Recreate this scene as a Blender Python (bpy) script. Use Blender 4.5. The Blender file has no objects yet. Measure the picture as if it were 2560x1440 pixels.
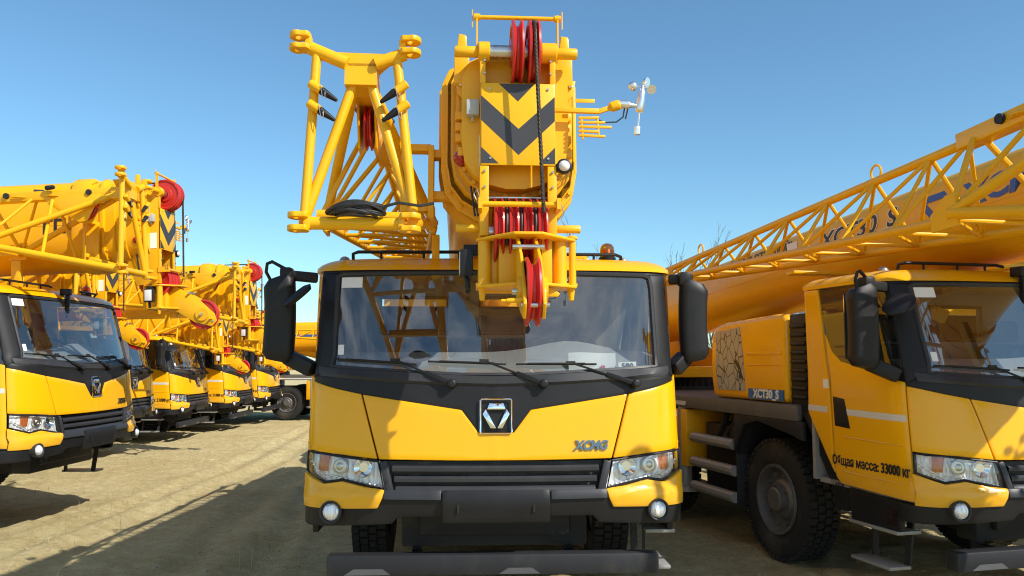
import bpy, bmesh, math, random
from mathutils import Vector, Matrix, noise
random.seed(7)
C = bpy.context.scene.collection
R = math.radians
V = Vector

# ------------------------------------------------------------------ survey camera (used to measure the front crane)
FPX, CAMH = 2090.0, 1.75
PIT = math.atan((897 - 720) / FPX)
MAIN = (-0.10, 5.34, R(2.5), 0.035)

def at(px, py, Y):
    """crane-local point of the front crane measured on a plane Y metres from the camera"""
    t = (720 - py) / FPX
    Z = Y * (t * math.cos(PIT) + math.sin(PIT)) / (math.cos(PIT) - t * math.sin(PIT))
    d = Y * math.cos(PIT) + Z * math.sin(PIT)
    X = (px - 1280) / FPX * d
    dx, dy = X - MAIN[0], Y - MAIN[1]
    c, s = math.cos(MAIN[2]), math.sin(MAIN[2])
    return V((dx * c + dy * s, -dx * s + dy * c, Z + CAMH - MAIN[3]))

# ------------------------------------------------------------------ materials
MATS = {}
def node_mat(name):
    m = bpy.data.materials.new(name); m.use_nodes = True
    nt = m.node_tree; b = nt.nodes['Principled BSDF']
    return m, nt, b

def mat(name, col, rough=.5, metal=0.0, coat=0.0, var=0.0, vscale=6.0, rvar=0.0, bump=0.0, bscale=200.0, spec=None, dust=0.0, grime=0.0):
    m, nt, b = node_mat(name)
    b.inputs['Base Color'].default_value = (*col, 1)
    b.inputs['Roughness'].default_value = rough
    b.inputs['Metallic'].default_value = metal
    b.inputs['Coat Weight'].default_value = coat
    b.inputs['Coat Roughness'].default_value = .08
    if spec is not None: b.inputs['Specular IOR Level'].default_value = spec
    N, L = nt.nodes, nt.links
    tc = N.new('ShaderNodeTexCoord')
    if var or rvar:
        n = N.new('ShaderNodeTexNoise'); n.inputs['Scale'].default_value = vscale; n.inputs['Detail'].default_value = 6
        L.new(tc.outputs['Object'], n.inputs['Vector'])
        if var:
            mx = N.new('ShaderNodeMix'); mx.data_type = 'RGBA'
            mx.inputs['A'].default_value = (*[c * (1 - var) for c in col], 1)
            mx.inputs['B'].default_value = (*[min(1, c * (1 + var)) for c in col], 1)
            L.new(n.outputs['Fac'], mx.inputs['Factor'])
            out = mx.outputs['Result']
            if dust:
                n2 = N.new('ShaderNodeTexNoise'); n2.inputs['Scale'].default_value = 2.3; n2.inputs['Detail'].default_value = 9; n2.inputs['Roughness'].default_value = .7
                L.new(tc.outputs['Object'], n2.inputs['Vector'])
                cr = N.new('ShaderNodeValToRGB'); cr.color_ramp.elements[0].position = .5; cr.color_ramp.elements[1].position = .8
                cr.color_ramp.elements[1].color = (dust, dust, dust, 1)
                L.new(n2.outputs['Fac'], cr.inputs['Fac'])
                m2 = N.new('ShaderNodeMix'); m2.data_type = 'RGBA'
                fac = cr.outputs['Color']
                if grime:          # road dirt thrown up on the lower panels
                    sp = N.new('ShaderNodeSeparateXYZ'); L.new(tc.outputs['Object'], sp.inputs[0])
                    zr = N.new('ShaderNodeMapRange'); zr.inputs['From Min'].default_value = 1.05; zr.inputs['From Max'].default_value = .62; zr.inputs['To Max'].default_value = grime
                    L.new(sp.outputs['Z'], zr.inputs['Value'])
                    n4 = N.new('ShaderNodeTexNoise'); n4.inputs['Scale'].default_value = 14; n4.inputs['Detail'].default_value = 9; n4.inputs['Roughness'].default_value = .75
                    L.new(tc.outputs['Object'], n4.inputs['Vector'])
                    mm = N.new('ShaderNodeMath'); mm.operation = 'MULTIPLY'; L.new(zr.outputs['Result'], mm.inputs[0]); L.new(n4.outputs['Fac'], mm.inputs[1])
                    aa = N.new('ShaderNodeMath'); aa.operation = 'ADD'; L.new(cr.outputs['Color'], aa.inputs[0]); L.new(mm.outputs[0], aa.inputs[1]); fac = aa.outputs[0]
                L.new(fac, m2.inputs['Factor']); L.new(out, m2.inputs['A'])
                m2.inputs['B'].default_value = (.32, .27, .17, 1)
                out = m2.outputs['Result']
            L.new(out, b.inputs['Base Color'])
        if rvar:
            mr = N.new('ShaderNodeMapRange'); mr.inputs['To Min'].default_value = max(0.02, rough - rvar); mr.inputs['To Max'].default_value = rough + rvar
            L.new(n.outputs['Fac'], mr.inputs['Value']); L.new(mr.outputs['Result'], b.inputs['Roughness'])
    if bump:
        n = N.new('ShaderNodeTexNoise'); n.inputs['Scale'].default_value = bscale; n.inputs['Detail'].default_value = 3
        L.new(tc.outputs['Object'], n.inputs['Vector'])
        bp = N.new('ShaderNodeBump'); bp.inputs['Strength'].default_value = bump; bp.inputs['Distance'].default_value = .01
        L.new(n.outputs['Fac'], bp.inputs['Height']); L.new(bp.outputs['Normal'], b.inputs['Normal'])
    MATS[name] = m
    return m

YEL = (0.86, 0.418, 0.003)
mat('cab_yellow', YEL, .25, coat=.25, spec=.3, var=.06, vscale=1.5, rvar=.08, dust=.08, grime=.45, bump=.03, bscale=9)
mat('frame_yellow', (0.85, 0.425, 0.004), .38, coat=.1, spec=.3, var=.09, vscale=3, rvar=.1, dust=.14, bump=.04, bscale=30)
mat('black_plastic', (.013, .013, .0145), .46, var=.2, rvar=.1, bump=.06, bscale=350, dust=.02, spec=.28)
mat('grey_trim', (.032, .033, .037), .44, spec=.3, var=.2, rvar=.1, bump=.05, bscale=350, dust=.06)
mat('bar_mark', (.075, .076, .08), .5, var=.2)
mat('chassis_grey', (.022, .023, .026), .55, spec=.25, var=.25, vscale=4, rvar=.1, dust=.13)
mat('dark_chrome', (.24, .24, .245), .22, metal=1)
mat('deck_grey', (.10, .096, .088), .55, var=.15, vscale=5, rvar=.1, dust=.3)
mat('rail_grey', (.30, .29, .27), .45, metal=.2, var=.12, dust=.2)
mat('rubber', (.014, .0135, .013), .8, var=.3, vscale=9, bump=.2, bscale=90, dust=.22)
mat('rim_grey', (.15, .142, .135), .5, metal=.4, var=.25, vscale=9, dust=.4)
mat('red_paint', (.54, .024, .016), .38, coat=.2, var=.12, vscale=8, rvar=.08)
mat('red_lens', (.35, .008, .012), .15, coat=.5)
mat('steel', (.62, .60, .55), .28, metal=1, var=.12, vscale=20, rvar=.1)
mat('chrome', (.86, .88, .90), .06, metal=1)
mat('alu', (.80, .81, .82), .25, metal=.9, rvar=.05, var=.04)
mat('stripe_black', (.035, .034, .036), .45, var=.1, rvar=.08)
mat('letter_black', (.02, .02, .02), .45)
mat('letter_white', (.72, .72, .70), .45)
mat('letter_blue', (.03, .10, .42), .4)
mat('panel_blue', (.025, .12, .33), .35, coat=.3)
mat('reflective_white', (.62, .61, .57), .35, var=.08, vscale=60)
mat('paper', (.80, .80, .79), .7, var=.03)
mat('box_grey', (.42, .43, .41), .5, var=.06)
mat('lamp_glass', (.75, .72, .70), .2, coat=.5)
mat('rope', (.045, .032, .022), .5, metal=.4, var=.3, vscale=80)
mat('cable_black', (.02, .02, .022), .5)
mat('interior_grey', (.26, .26, .25), .7, var=.1)
mat('dash_grey', (.36, .37, .37), .65, var=.08, bump=.05, bscale=300)
mat('seat_dark', (.03, .032, .036), .8, var=.2)
mat('cloth_blue', (.10, .22, .45), .8, var=.15)
mat('bark', (.11, .085, .06), .9, var=.3, vscale=30, bump=.4, bscale=40)
mat('needle_green', (.035, .06, .02), .7, var=.4, vscale=3)
mat('dry_stem', (.42, .33, .17), .8, var=.2)
mat('stone', (.36, .29, .17), .9, var=.25, vscale=15, bump=.4, bscale=60)

def glass(name, tint, base=.08, wave=False):
    m = bpy.data.materials.new(name); m.use_nodes = True
    nt = m.node_tree; N, L = nt.nodes, nt.links
    N.remove(N['Principled BSDF'])
    tr = N.new('ShaderNodeBsdfTransparent'); tr.inputs['Color'].default_value = (*tint, 1)
    gl = N.new('ShaderNodeBsdfGlossy'); gl.inputs['Roughness'].default_value = .0
    lw = N.new('ShaderNodeLayerWeight'); lw.inputs['Blend'].default_value = .5
    pw = N.new('ShaderNodeMath'); pw.operation = 'POWER'; pw.inputs[1].default_value = 3.5
    ma = N.new('ShaderNodeMath'); ma.operation = 'MULTIPLY_ADD'; ma.inputs[1].default_value = 1 - base; ma.inputs[2].default_value = base
    mx = N.new('ShaderNodeMixShader')
    L.new(lw.outputs['Facing'], pw.inputs[0]); L.new(pw.outputs[0], ma.inputs[0]); L.new(ma.outputs[0], mx.inputs['Fac'])
    L.new(tr.outputs[0], mx.inputs[1]); L.new(gl.outputs[0], mx.inputs[2])
    # thin film of dust on the pane
    df = N.new('ShaderNodeBsdfDiffuse'); df.inputs['Color'].default_value = (.45, .42, .36, 1)
    tc = N.new('ShaderNodeTexCoord'); nz = N.new('ShaderNodeTexNoise'); nz.inputs['Scale'].default_value = 3; nz.inputs['Detail'].default_value = 8
    L.new(tc.outputs['Object'], nz.inputs['Vector'])
    mr = N.new('ShaderNodeMapRange'); mr.inputs['From Min'].default_value = .35; mr.inputs['From Max'].default_value = .8
    mr.inputs['To Min'].default_value = .006; mr.inputs['To Max'].default_value = .05
    L.new(nz.outputs['Fac'], mr.inputs['Value'])
    m2 = N.new('ShaderNodeMixShader'); L.new(mr.outputs['Result'], m2.inputs['Fac'])
    L.new(mx.outputs[0], m2.inputs[1]); L.new(df.outputs[0], m2.inputs[2])
    L.new(m2.outputs[0], N['Material Output'].inputs['Surface'])
    MATS[name] = m
glass('windscreen_glass', (.72, .76, .75), .19)
glass('door_glass', (.34, .36, .35), .10)
glass('lens_glass', (.92, .93, .93), .08)
glass('amber_glass', (.80, .36, .03), .08)

def honeycomb():
    m, nt, b = node_mat('honeycomb_panel'); N, L = nt.nodes, nt.links
    tc = N.new('ShaderNodeTexCoord')
    mp = N.new('ShaderNodeMapping'); mp.inputs['Scale'].default_value = (0, 1, .70)
    vo = N.new('ShaderNodeTexVoronoi'); vo.feature = 'DISTANCE_TO_EDGE'; vo.inputs['Scale'].default_value = 9.5; vo.inputs['Randomness'].default_value = .85
    L.new(tc.outputs['Object'], mp.inputs['Vector']); L.new(mp.outputs[0], vo.inputs['Vector'])
    cr = N.new('ShaderNodeValToRGB'); cr.color_ramp.elements[0].position = .02; cr.color_ramp.elements[1].position = .035
    cr.color_ramp.elements[0].color = (.02, .02, .02, 1); cr.color_ramp.elements[1].color = (.40, .37, .30, 1)
    L.new(vo.outputs['Distance'], cr.inputs['Fac']); L.new(cr.outputs['Color'], b.inputs['Base Color'])
    b.inputs['Roughness'].default_value = .3
    MATS['honeycomb_panel'] = m
honeycomb()

def mesh_grille():
    m, nt, b = node_mat('grille_mesh'); N, L = nt.nodes, nt.links
    tc = N.new('ShaderNodeTexCoord'); vo = N.new('ShaderNodeTexVoronoi'); vo.feature = 'DISTANCE_TO_EDGE'; vo.inputs['Scale'].default_value = 55
    vo.inputs['Randomness'].default_value = .15
    L.new(tc.outputs['Object'], vo.inputs['Vector'])
    cr = N.new('ShaderNodeValToRGB'); cr.color_ramp.elements[0].position = .1; cr.color_ramp.elements[1].position = .2
    cr.color_ramp.elements[0].color = (.05, .05, .05, 1); cr.color_ramp.elements[1].color = (.003, .003, .003, 1)
    L.new(vo.outputs['Distance'], cr.inputs['Fac']); L.new(cr.outputs['Color'], b.inputs['Base Color']); b.inputs['Roughness'].default_value = .6
    MATS['grille_mesh'] = m
mesh_grille()

def reflector():
    m, nt, b = node_mat('lamp_reflector'); N, L = nt.nodes, nt.links
    b.inputs['Base Color'].default_value = (.93, .94, .95, 1); b.inputs['Metallic'].default_value = .25; b.inputs['Roughness'].default_value = .3
    tc = N.new('ShaderNodeTexCoord'); mp = N.new('ShaderNodeMapping'); mp.inputs['Scale'].default_value = (42, 30, 14)
    L.new(tc.outputs['Object'], mp.inputs['Vector'])
    n = N.new('ShaderNodeTexVoronoi'); n.inputs['Scale'].default_value = 1.0
    L.new(mp.outputs[0], n.inputs['Vector'])
    bp = N.new('ShaderNodeBump'); bp.inputs['Strength'].default_value = .55; bp.inputs['Distance'].default_value = .03
    L.new(n.outputs['Distance'], bp.inputs['Height']); L.new(bp.outputs['Normal'], b.inputs['Normal'])
    MATS['lamp_reflector'] = m
reflector()

# ------------------------------------------------------------------ mesh builder
class MB:
    def __init__(s): s.v = []; s.f = []
    def add(s, vs, fs):
        o = len(s.v); s.v += [V(p) for p in vs]; s.f += [tuple(i + o for i in f) for f in fs]; return s
    def box(s, x0, x1, y0, y1, z0, z1, M=None):
        vs = [V((x, y, z)) for z in (z0, z1) for y in (y0, y1) for x in (x0, x1)]
        if M: vs = [M @ p for p in vs]
        return s.add(vs, [(0, 2, 3, 1), (4, 5, 7, 6), (0, 1, 5, 4), (2, 6, 7, 3), (0, 4, 6, 2), (1, 3, 7, 5)])
    def bar(s, p0, p1, w, h, up=(0, 0, 1)):
        p0, p1 = V(p0), V(p1); d = (p1 - p0).normalized(); u = V(up)
        a = d.cross(u)
        if a.length < 1e-4: a = d.cross(V((1, 0, 0)))
        a.normalize(); u = a.cross(d).normalized()
        vs = [p + a * sx * w / 2 + u * sz * h / 2 for p in (p0, p1) for sx, sz in ((-1, -1), (1, -1), (1, 1), (-1, 1))]
        return s.add(vs, [(3, 2, 1, 0), (4, 5, 6, 7)] + [(i, (i + 1) % 4, 4 + (i + 1) % 4, 4 + i) for i in range(4)])
    def tube(s, p0, p1, r, r2=None, n=10, cap=True):
        return s.pipe([p0, p1], r, n, r2, cap)
    def pipe(s, pts, r, n=10, r2=None, cap=True, closed=False):
        pts = [V(p) for p in pts]; k = len(pts); o = len(s.v)
        t0 = (pts[1] - pts[0]).normalized()
        a = t0.orthogonal().normalized()
        for i, p in enumerate(pts):
            if closed: t = (pts[(i + 1) % k] - pts[i - 1]).normalized()
            elif i == 0: t = t0
            elif i == k - 1: t = (pts[i] - pts[i - 1]).normalized()
            else: t = ((pts[i + 1] - p).normalized() + (p - pts[i - 1]).normalized()).normalized()
            a = (a - t * a.dot(t)).normalized(); b = t.cross(a)
            rr = r if r2 is None else r + (r2 - r) * i / (k - 1)
            for j in range(n):
                w = 2 * math.pi * j / n
                s.v.append(p + a * math.cos(w) * rr + b * math.sin(w) * rr)
        for i in range(k if closed else k - 1):
            i2 = (i + 1) % k
            for j in range(n):
                j2 = (j + 1) % n
                s.f.append((o + i * n + j, o + i * n + j2, o + i2 * n + j2, o + i2 * n + j))
        if cap and not closed:
            s.f.append(tuple(o + j for j in reversed(range(n)))); s.f.append(tuple(o + (k - 1) * n + j for j in range(n)))
        return s
    def lathe(s, c, axis, prof, n=24, capends=True):
        c, ax = V(c), V(axis).normalized(); a = ax.orthogonal().normalized(); b = ax.cross(a); o = len(s.v)
        for h, r in prof:
            for j in range(n):
                w = 2 * math.pi * j / n
                s.v.append(c + ax * h + (a * math.cos(w) + b * math.sin(w)) * max(r, 1e-4))
        for i in range(len(prof) - 1):
            for j in range(n):
                j2 = (j + 1) % n
                s.f.append((o + i * n + j, o + i * n + j2, o + (i + 1) * n + j2, o + (i + 1) * n + j))
        if capends:
            s.f.append(tuple(o + j for j in reversed(range(n)))); s.f.append(tuple(o + (len(prof) - 1) * n + j for j in range(n)))
        return s
    def prism(s, poly, vec):
        poly = [V(p) for p in poly]; vec = V(vec); n = len(poly)
        return s.add(poly + [p + vec for p in poly], [tuple(reversed(range(n))), tuple(range(n, 2 * n))] + [(i, (i + 1) % n, n + (i + 1) % n, n + i) for i in range(n)])
    def sphere(s, c, r, n=16, m=10, a0=0.0, a1=math.pi, axis=(0, 0, 1)):
        prof = [(-r * math.cos(a0 + (a1 - a0) * i / m), r * math.sin(a0 + (a1 - a0) * i / m)) for i in range(m + 1)]
        return s.lathe(c, axis, prof, n, True)
    def sheet(s, rows, thick=None, normals=None):
        """rows: list of rows of points; with thickness a solid panel"""
        nr, nc = len(rows), len(rows[0]); o = len(s.v)
        for r in rows: s.v += [V(p) for p in r]
        idx = lambda i, j, q=0: o + q + i * nc + j
        for i in range(nr - 1):
            for j in range(nc - 1):
                s.f.append((idx(i, j), idx(i, j + 1), idx(i + 1, j + 1), idx(i + 1, j)))
        if thick:
            q = nr * nc
            for i in range(nr):
                for j in range(nc): s.v.append(V(rows[i][j]) - normals[i][j] * thick)
            for i in range(nr - 1):
                for j in range(nc - 1):
                    s.f.append((idx(i, j, q), idx(i + 1, j, q), idx(i + 1, j + 1, q), idx(i, j + 1, q)))
            for j in range(nc - 1):
                s.f.append((idx(0, j), idx(0, j, q), idx(0, j + 1, q), idx(0, j + 1)))
                s.f.append((idx(nr - 1, j), idx(nr - 1, j + 1), idx(nr - 1, j + 1, q), idx(nr - 1, j, q)))
            for i in range(nr - 1):
                s.f.append((idx(i, 0), idx(i + 1, 0), idx(i + 1, 0, q), idx(i, 0, q)))
                s.f.append((idx(i, nc - 1), idx(i, nc - 1, q), idx(i + 1, nc - 1, q), idx(i + 1, nc - 1)))
        return s
    def mesh(s, name, m, bevel=0.0, smooth=35, fix=True, seg=2):
        me = bpy.data.meshes.new(name)
        me.from_pydata([tuple(p) for p in s.v], [], s.f)
        bm = bmesh.new(); bm.from_mesh(me)
        if fix: bmesh.ops.recalc_face_normals(bm, faces=bm.faces)
        if bevel:
            es = [e for e in bm.edges if len(e.link_faces) == 2 and e.calc_face_angle(0) > R(28)]
            bmesh.ops.bevel(bm, geom=es, offset=bevel, segments=seg, profile=.5, affect='EDGES', clamp_overlap=True)
        bm.to_mesh(me); bm.free()
        for p in me.polygons: p.use_smooth = True
        me.set_sharp_from_angle(angle=R(smooth))
        me.materials.append(MATS[m])
        return me

def link(name, data, parent=None, loc=None, label=None):
    o = bpy.data.objects.new(name, data); C.objects.link(o)
    if parent: o.parent = parent
    if loc is not None: o.location = loc
    if label: o['label'] = label
    return o
KEEP = {'clods', 'dry_grass', 'ground', 'crown', 'trunk', 'daytime_light', 'slewing_ring', 'stripe', 'emblem', 'tyre', 'rim', 'rear_wall', 'hoist_rope', 'cable_coil', 'jib_lattice', 'engine_block', 'tip_arm', 'air_intake'}
EXTRA = {}
def pieces(mb):
    """separate pieces of a builder: connected faces, merged where their bounding boxes touch"""
    par = list(range(len(mb.v)))
    def find(i):
        while par[i] != i: par[i] = par[par[i]]; i = par[i]
        return i
    for f in mb.f:
        a = find(f[0])
        for i in f[1:]: par[find(i)] = a
    box = {}
    for i, p in enumerate(mb.v):
        b = box.setdefault(find(i), [V(p), V(p), [i]])
        b[0] = V(map(min, b[0], p)); b[1] = V(map(max, b[1], p)); b[2].append(i)
    gs = [[b[0], b[1], [k]] for k, b in box.items()]
    e = .004; go = True
    while go:
        go = False
        for i in range(len(gs)):
            for j in range(i + 1, len(gs)):
                A, B_ = gs[i], gs[j]
                if all(A[0][k] - e <= B_[1][k] and B_[0][k] - e <= A[1][k] for k in range(3)):
                    A[0] = V(map(min, A[0], B_[0])); A[1] = V(map(max, A[1], B_[1])); A[2] += B_[2]; gs.pop(j); go = True; break
            if go: break
    out = []
    for g in gs:
        roots = set(g[2]); m = MB(); mp = {}
        for f in mb.f:
            if find(f[0]) in roots:
                t = []
                for i in f:
                    if i not in mp: mp[i] = len(m.v); m.v.append(mb.v[i])
                    t.append(mp[i])
                m.f.append(tuple(t))
        out.append(m)
    return out
def P(name, mb, m, parent, bevel=0.0, smooth=35, label=None, loc=None, fix=True, seg=2):
    ps = [mb] if name in KEEP or len(mb.v) > 9000 else pieces(mb)
    obs = [link(name, q.mesh(name, m, bevel, smooth, fix, seg), parent, loc, label) for q in ps]
    if len(obs) > 1: EXTRA[obs[0].name] = obs[1:]
    return obs[0]
def tag(o, label, cat, group=None, kind=None):
    if label: o['label'] = label
    if cat: o['category'] = cat
    if group: o['group'] = group
    if kind: o['kind'] = kind
    return o
def text_mesh(s, size, m, bold=0.0, extrude=.002, shear=0.0, sx=1.0):
    cu = bpy.data.curves.new('lettering', 'FONT'); cu.body = s; cu.size = size; cu.extrude = extrude; cu.offset = bold; cu.shear = shear
    cu.align_x = 'CENTER'; cu.align_y = 'CENTER'; cu.resolution_u = 3
    ob = bpy.data.objects.new('lettering', cu); C.objects.link(ob)
    bpy.context.view_layer.update()
    me = bpy.data.meshes.new_from_object(ob.evaluated_get(bpy.context.evaluated_depsgraph_get()))
    bpy.data.objects.remove(ob); bpy.data.curves.remove(cu)
    if sx != 1: me.transform(Matrix.Diagonal((sx, 1, 1, 1)))
    me.materials.clear(); me.materials.append(MATS[m])
    return me
def put_text(parent, s, size, m, pos, right, up, name='lettering', **k):
    me = text_mesh(s, size, m, **k)
    r, u = V(right).normalized(), V(up); n = r.cross(u).normalized(); u = n.cross(r)
    me.transform(Matrix(((r.x, u.x, n.x, pos[0]), (r.y, u.y, n.y, pos[1]), (r.z, u.z, n.z, pos[2]), (0, 0, 0, 1))))
    me.name = name
    return link(name, me, parent)

# ------------------------------------------------------------------ cab surface: (s, z) -> point, s runs round the plan from the front centre
cp = [(-.4, .01), (0, 0), (.4, .01), (.75, .04), (1.0, .09), (1.15, .16), (1.225, .26), (1.25, .42), (1.25, 1.4)]
for _ in range(4):
    q = [cp[0]]
    for (ax, ay), (bx, by) in zip(cp, cp[1:]):
        q += [(ax * .75 + bx * .25, ay * .75 + by * .25), (ax * .25 + bx * .75, ay * .25 + by * .75)]
    cp = q + [cp[-1]]
cp = [(0.0, 0.0)] + [p for p in cp if p[0] > .02]
CS = [0.0]
for a, b in zip(cp, cp[1:]): CS.append(CS[-1] + math.hypot(b[0] - a[0], b[1] - a[1]))
SMAX = CS[-1] - 1e-3
CABL = 1.4
ZP = [(.3, .05), (.64, 0), (.86, -.04), (.9, -.01), (1.08, 0), (1.6, .06), (1.64, .10), (2.33, .32), (2.43, .45)]
WP = [(.3, 1), (1.0, 1), (1.6, .99), (2.33, 1.0), (2.43, .98)]
def lerp_tab(t, x):
    if x <= t[0][0]: return t[0][1]
    for (a, fa), (b, fb) in zip(t, t[1:]):
        if x <= b: return fa + (fb - fa) * (x - a) / (b - a)
    return t[-1][1]
def plan(a):
    import bisect
    i = min(max(bisect.bisect_left(CS, a), 1), len(CS) - 1)
    t = (a - CS[i - 1]) / (CS[i] - CS[i - 1])
    return cp[i - 1][0] + (cp[i][0] - cp[i - 1][0]) * t, cp[i - 1][1] + (cp[i][1] - cp[i - 1][1]) * t
def cab0(s, z):
    x, y = plan(abs(s)); yp = lerp_tab(ZP, z)
    return V((math.copysign(x * lerp_tab(WP, z), s), yp + y * (1 - yp / CABL), z))
def cabn(s, z):
    e = .004
    return (cab0(s + e, z) - cab0(s - e, z)).cross(cab0(s, z + .012) - cab0(s, z - .012)).normalized()
def cab(s, z, off=0.0):
    p = cab0(s, z)
    return p + cabn(s, z) * off if off else p
def resample(knots, ds):
    ts = [0.0]
    for (a, az), (b, bz) in zip(knots, knots[1:]):
        pass
    return ts
def panel(bot, top, off=0.0, thick=.025, ds=.05, dz=.07, bulge=0.0):
    """solid panel on the cab surface between two polylines of matching knots"""
    cols = []
    for (b0, b1), (t0, t1) in zip(zip(bot, bot[1:]), zip(top, top[1:])):
        n = max(1, int(math.ceil(max(abs(b1[0] - b0[0]), abs(t1[0] - t0[0])) / ds)))
        for i in range(n):
            u = i / n
            cols.append(((b0[0] + (b1[0] - b0[0]) * u, b0[1] + (b1[1] - b0[1]) * u), (t0[0] + (t1[0] - t0[0]) * u, t0[1] + (t1[1] - t0[1]) * u)))
    cols.append((bot[-1], top[-1]))
    H = max(abs(t[1] - b[1]) for b, t in cols); nz = max(1, int(math.ceil(H / dz)))
    rows, nrm = [], []
    for k in range(nz + 1):
        v = k / nz; r, nn = [], []
        for b, t in cols:
            s, z = b[0] + (t[0] - b[0]) * v, b[1] + (t[1] - b[1]) * v
            n_ = cabn(s, z); o = off + bulge * math.sin(math.pi * v)
            r.append(cab0(s, z) + n_ * o); nn.append(n_)
        rows.append(r); nrm.append(nn)
    mb = MB()
    return mb.sheet(rows, thick, nrm) if thick else mb.sheet(rows)
def mir(pts): return [(-s, z) for s, z in pts]

# ------------------------------------------------------------------ wheels (shared meshes)
def wheel_meshes():
    r, w = .53, .28
    t = MB().lathe((0, 0, 0), (1, 0, 0), [(-w / 2 + .02, .30), (-w / 2, .34), (-w / 2 - .012, .43), (-w / 2 + .01, .50), (-w / 2 + .05, r - .018), (w / 2 - .05, r - .018), (w / 2 - .01, .50), (w / 2 + .012, .43), (w / 2, .34), (w / 2 - .02, .30)], 48, False)
    for k in range(46):
        a = 2 * math.pi * k / 46
        for row, (x0, x1) in enumerate(((-.138, -.08), (-.07, -.01), (.002, .06), (.07, .138))):
            M = Matrix.Rotation(a + (row % 2) * .068, 4, 'X')
            t.box(x0, x1, -.026, .026, r - .03, r + .004, M)
    tyre = t.mesh('tyre', 'rubber', 0, 30)
    rm = MB().lathe((0, 0, 0), (1, 0, 0), [(-.13, .31), (-.15, .305), (-.145, .285), (-.06, .265), (-.05, .19), (-.09, .165), (-.10, .15), (-.10, .11), (-.155, .105), (-.165, .09), (-.165, .0), (.10, .0), (.10, .30)], 40, False)
    for k in range(10):
        a = 2 * math.pi * k / 10
        rm.tube((-.055, .225 * math.cos(a), .225 * math.sin(a)), (-.10, .225 * math.cos(a), .225 * math.sin(a)), .016, n=6)
    for k in range(8):
        a = 2 * math.pi * k / 8 + .2
        rm.tube((-.10, .128 * math.cos(a), .128 * math.sin(a)), (-.125, .128 * math.cos(a), .128 * math.sin(a)), .011, n=6)
    rim = rm.mesh('rim', 'rim_grey', 0, 30)
    return tyre, rim
TYRE, RIM = wheel_meshes()

def sheave_mesh(r, w, m='red_paint'):
    p = [(-w / 2, .05), (-w / 2, r * .45), (-w * .3, r * .5), (-w * .3, r * .82), (-w / 2, r * .90), (-w / 2 + .004, r * .985), (-w * .3, r), (-w * .08, r * .80), (w * .08, r * .80), (w * .3, r), (w / 2 - .004, r * .985), (w / 2, r * .90), (w * .3, r * .82), (w * .3, r * .5), (w / 2, r * .45), (w / 2, .05)]
    return MB().lathe((0, 0, 0), (1, 0, 0), p, 40, False).mesh('sheave', m, 0, 40)
SH_TOP = sheave_mesh(.205, .078)
SH_LOW = sheave_mesh(.215, .066)
SH_TIP = sheave_mesh(.195, .085)
SH_JIB = sheave_mesh(.17, .05)

# ------------------------------------------------------------------ the crane
def empty(name, loc=(0, 0, 0), parent=None):
    o = bpy.data.objects.new(name, None); C.objects.link(o); o.location = loc; o.empty_display_size = .2
    if parent: o.parent = parent
    return o

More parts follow.
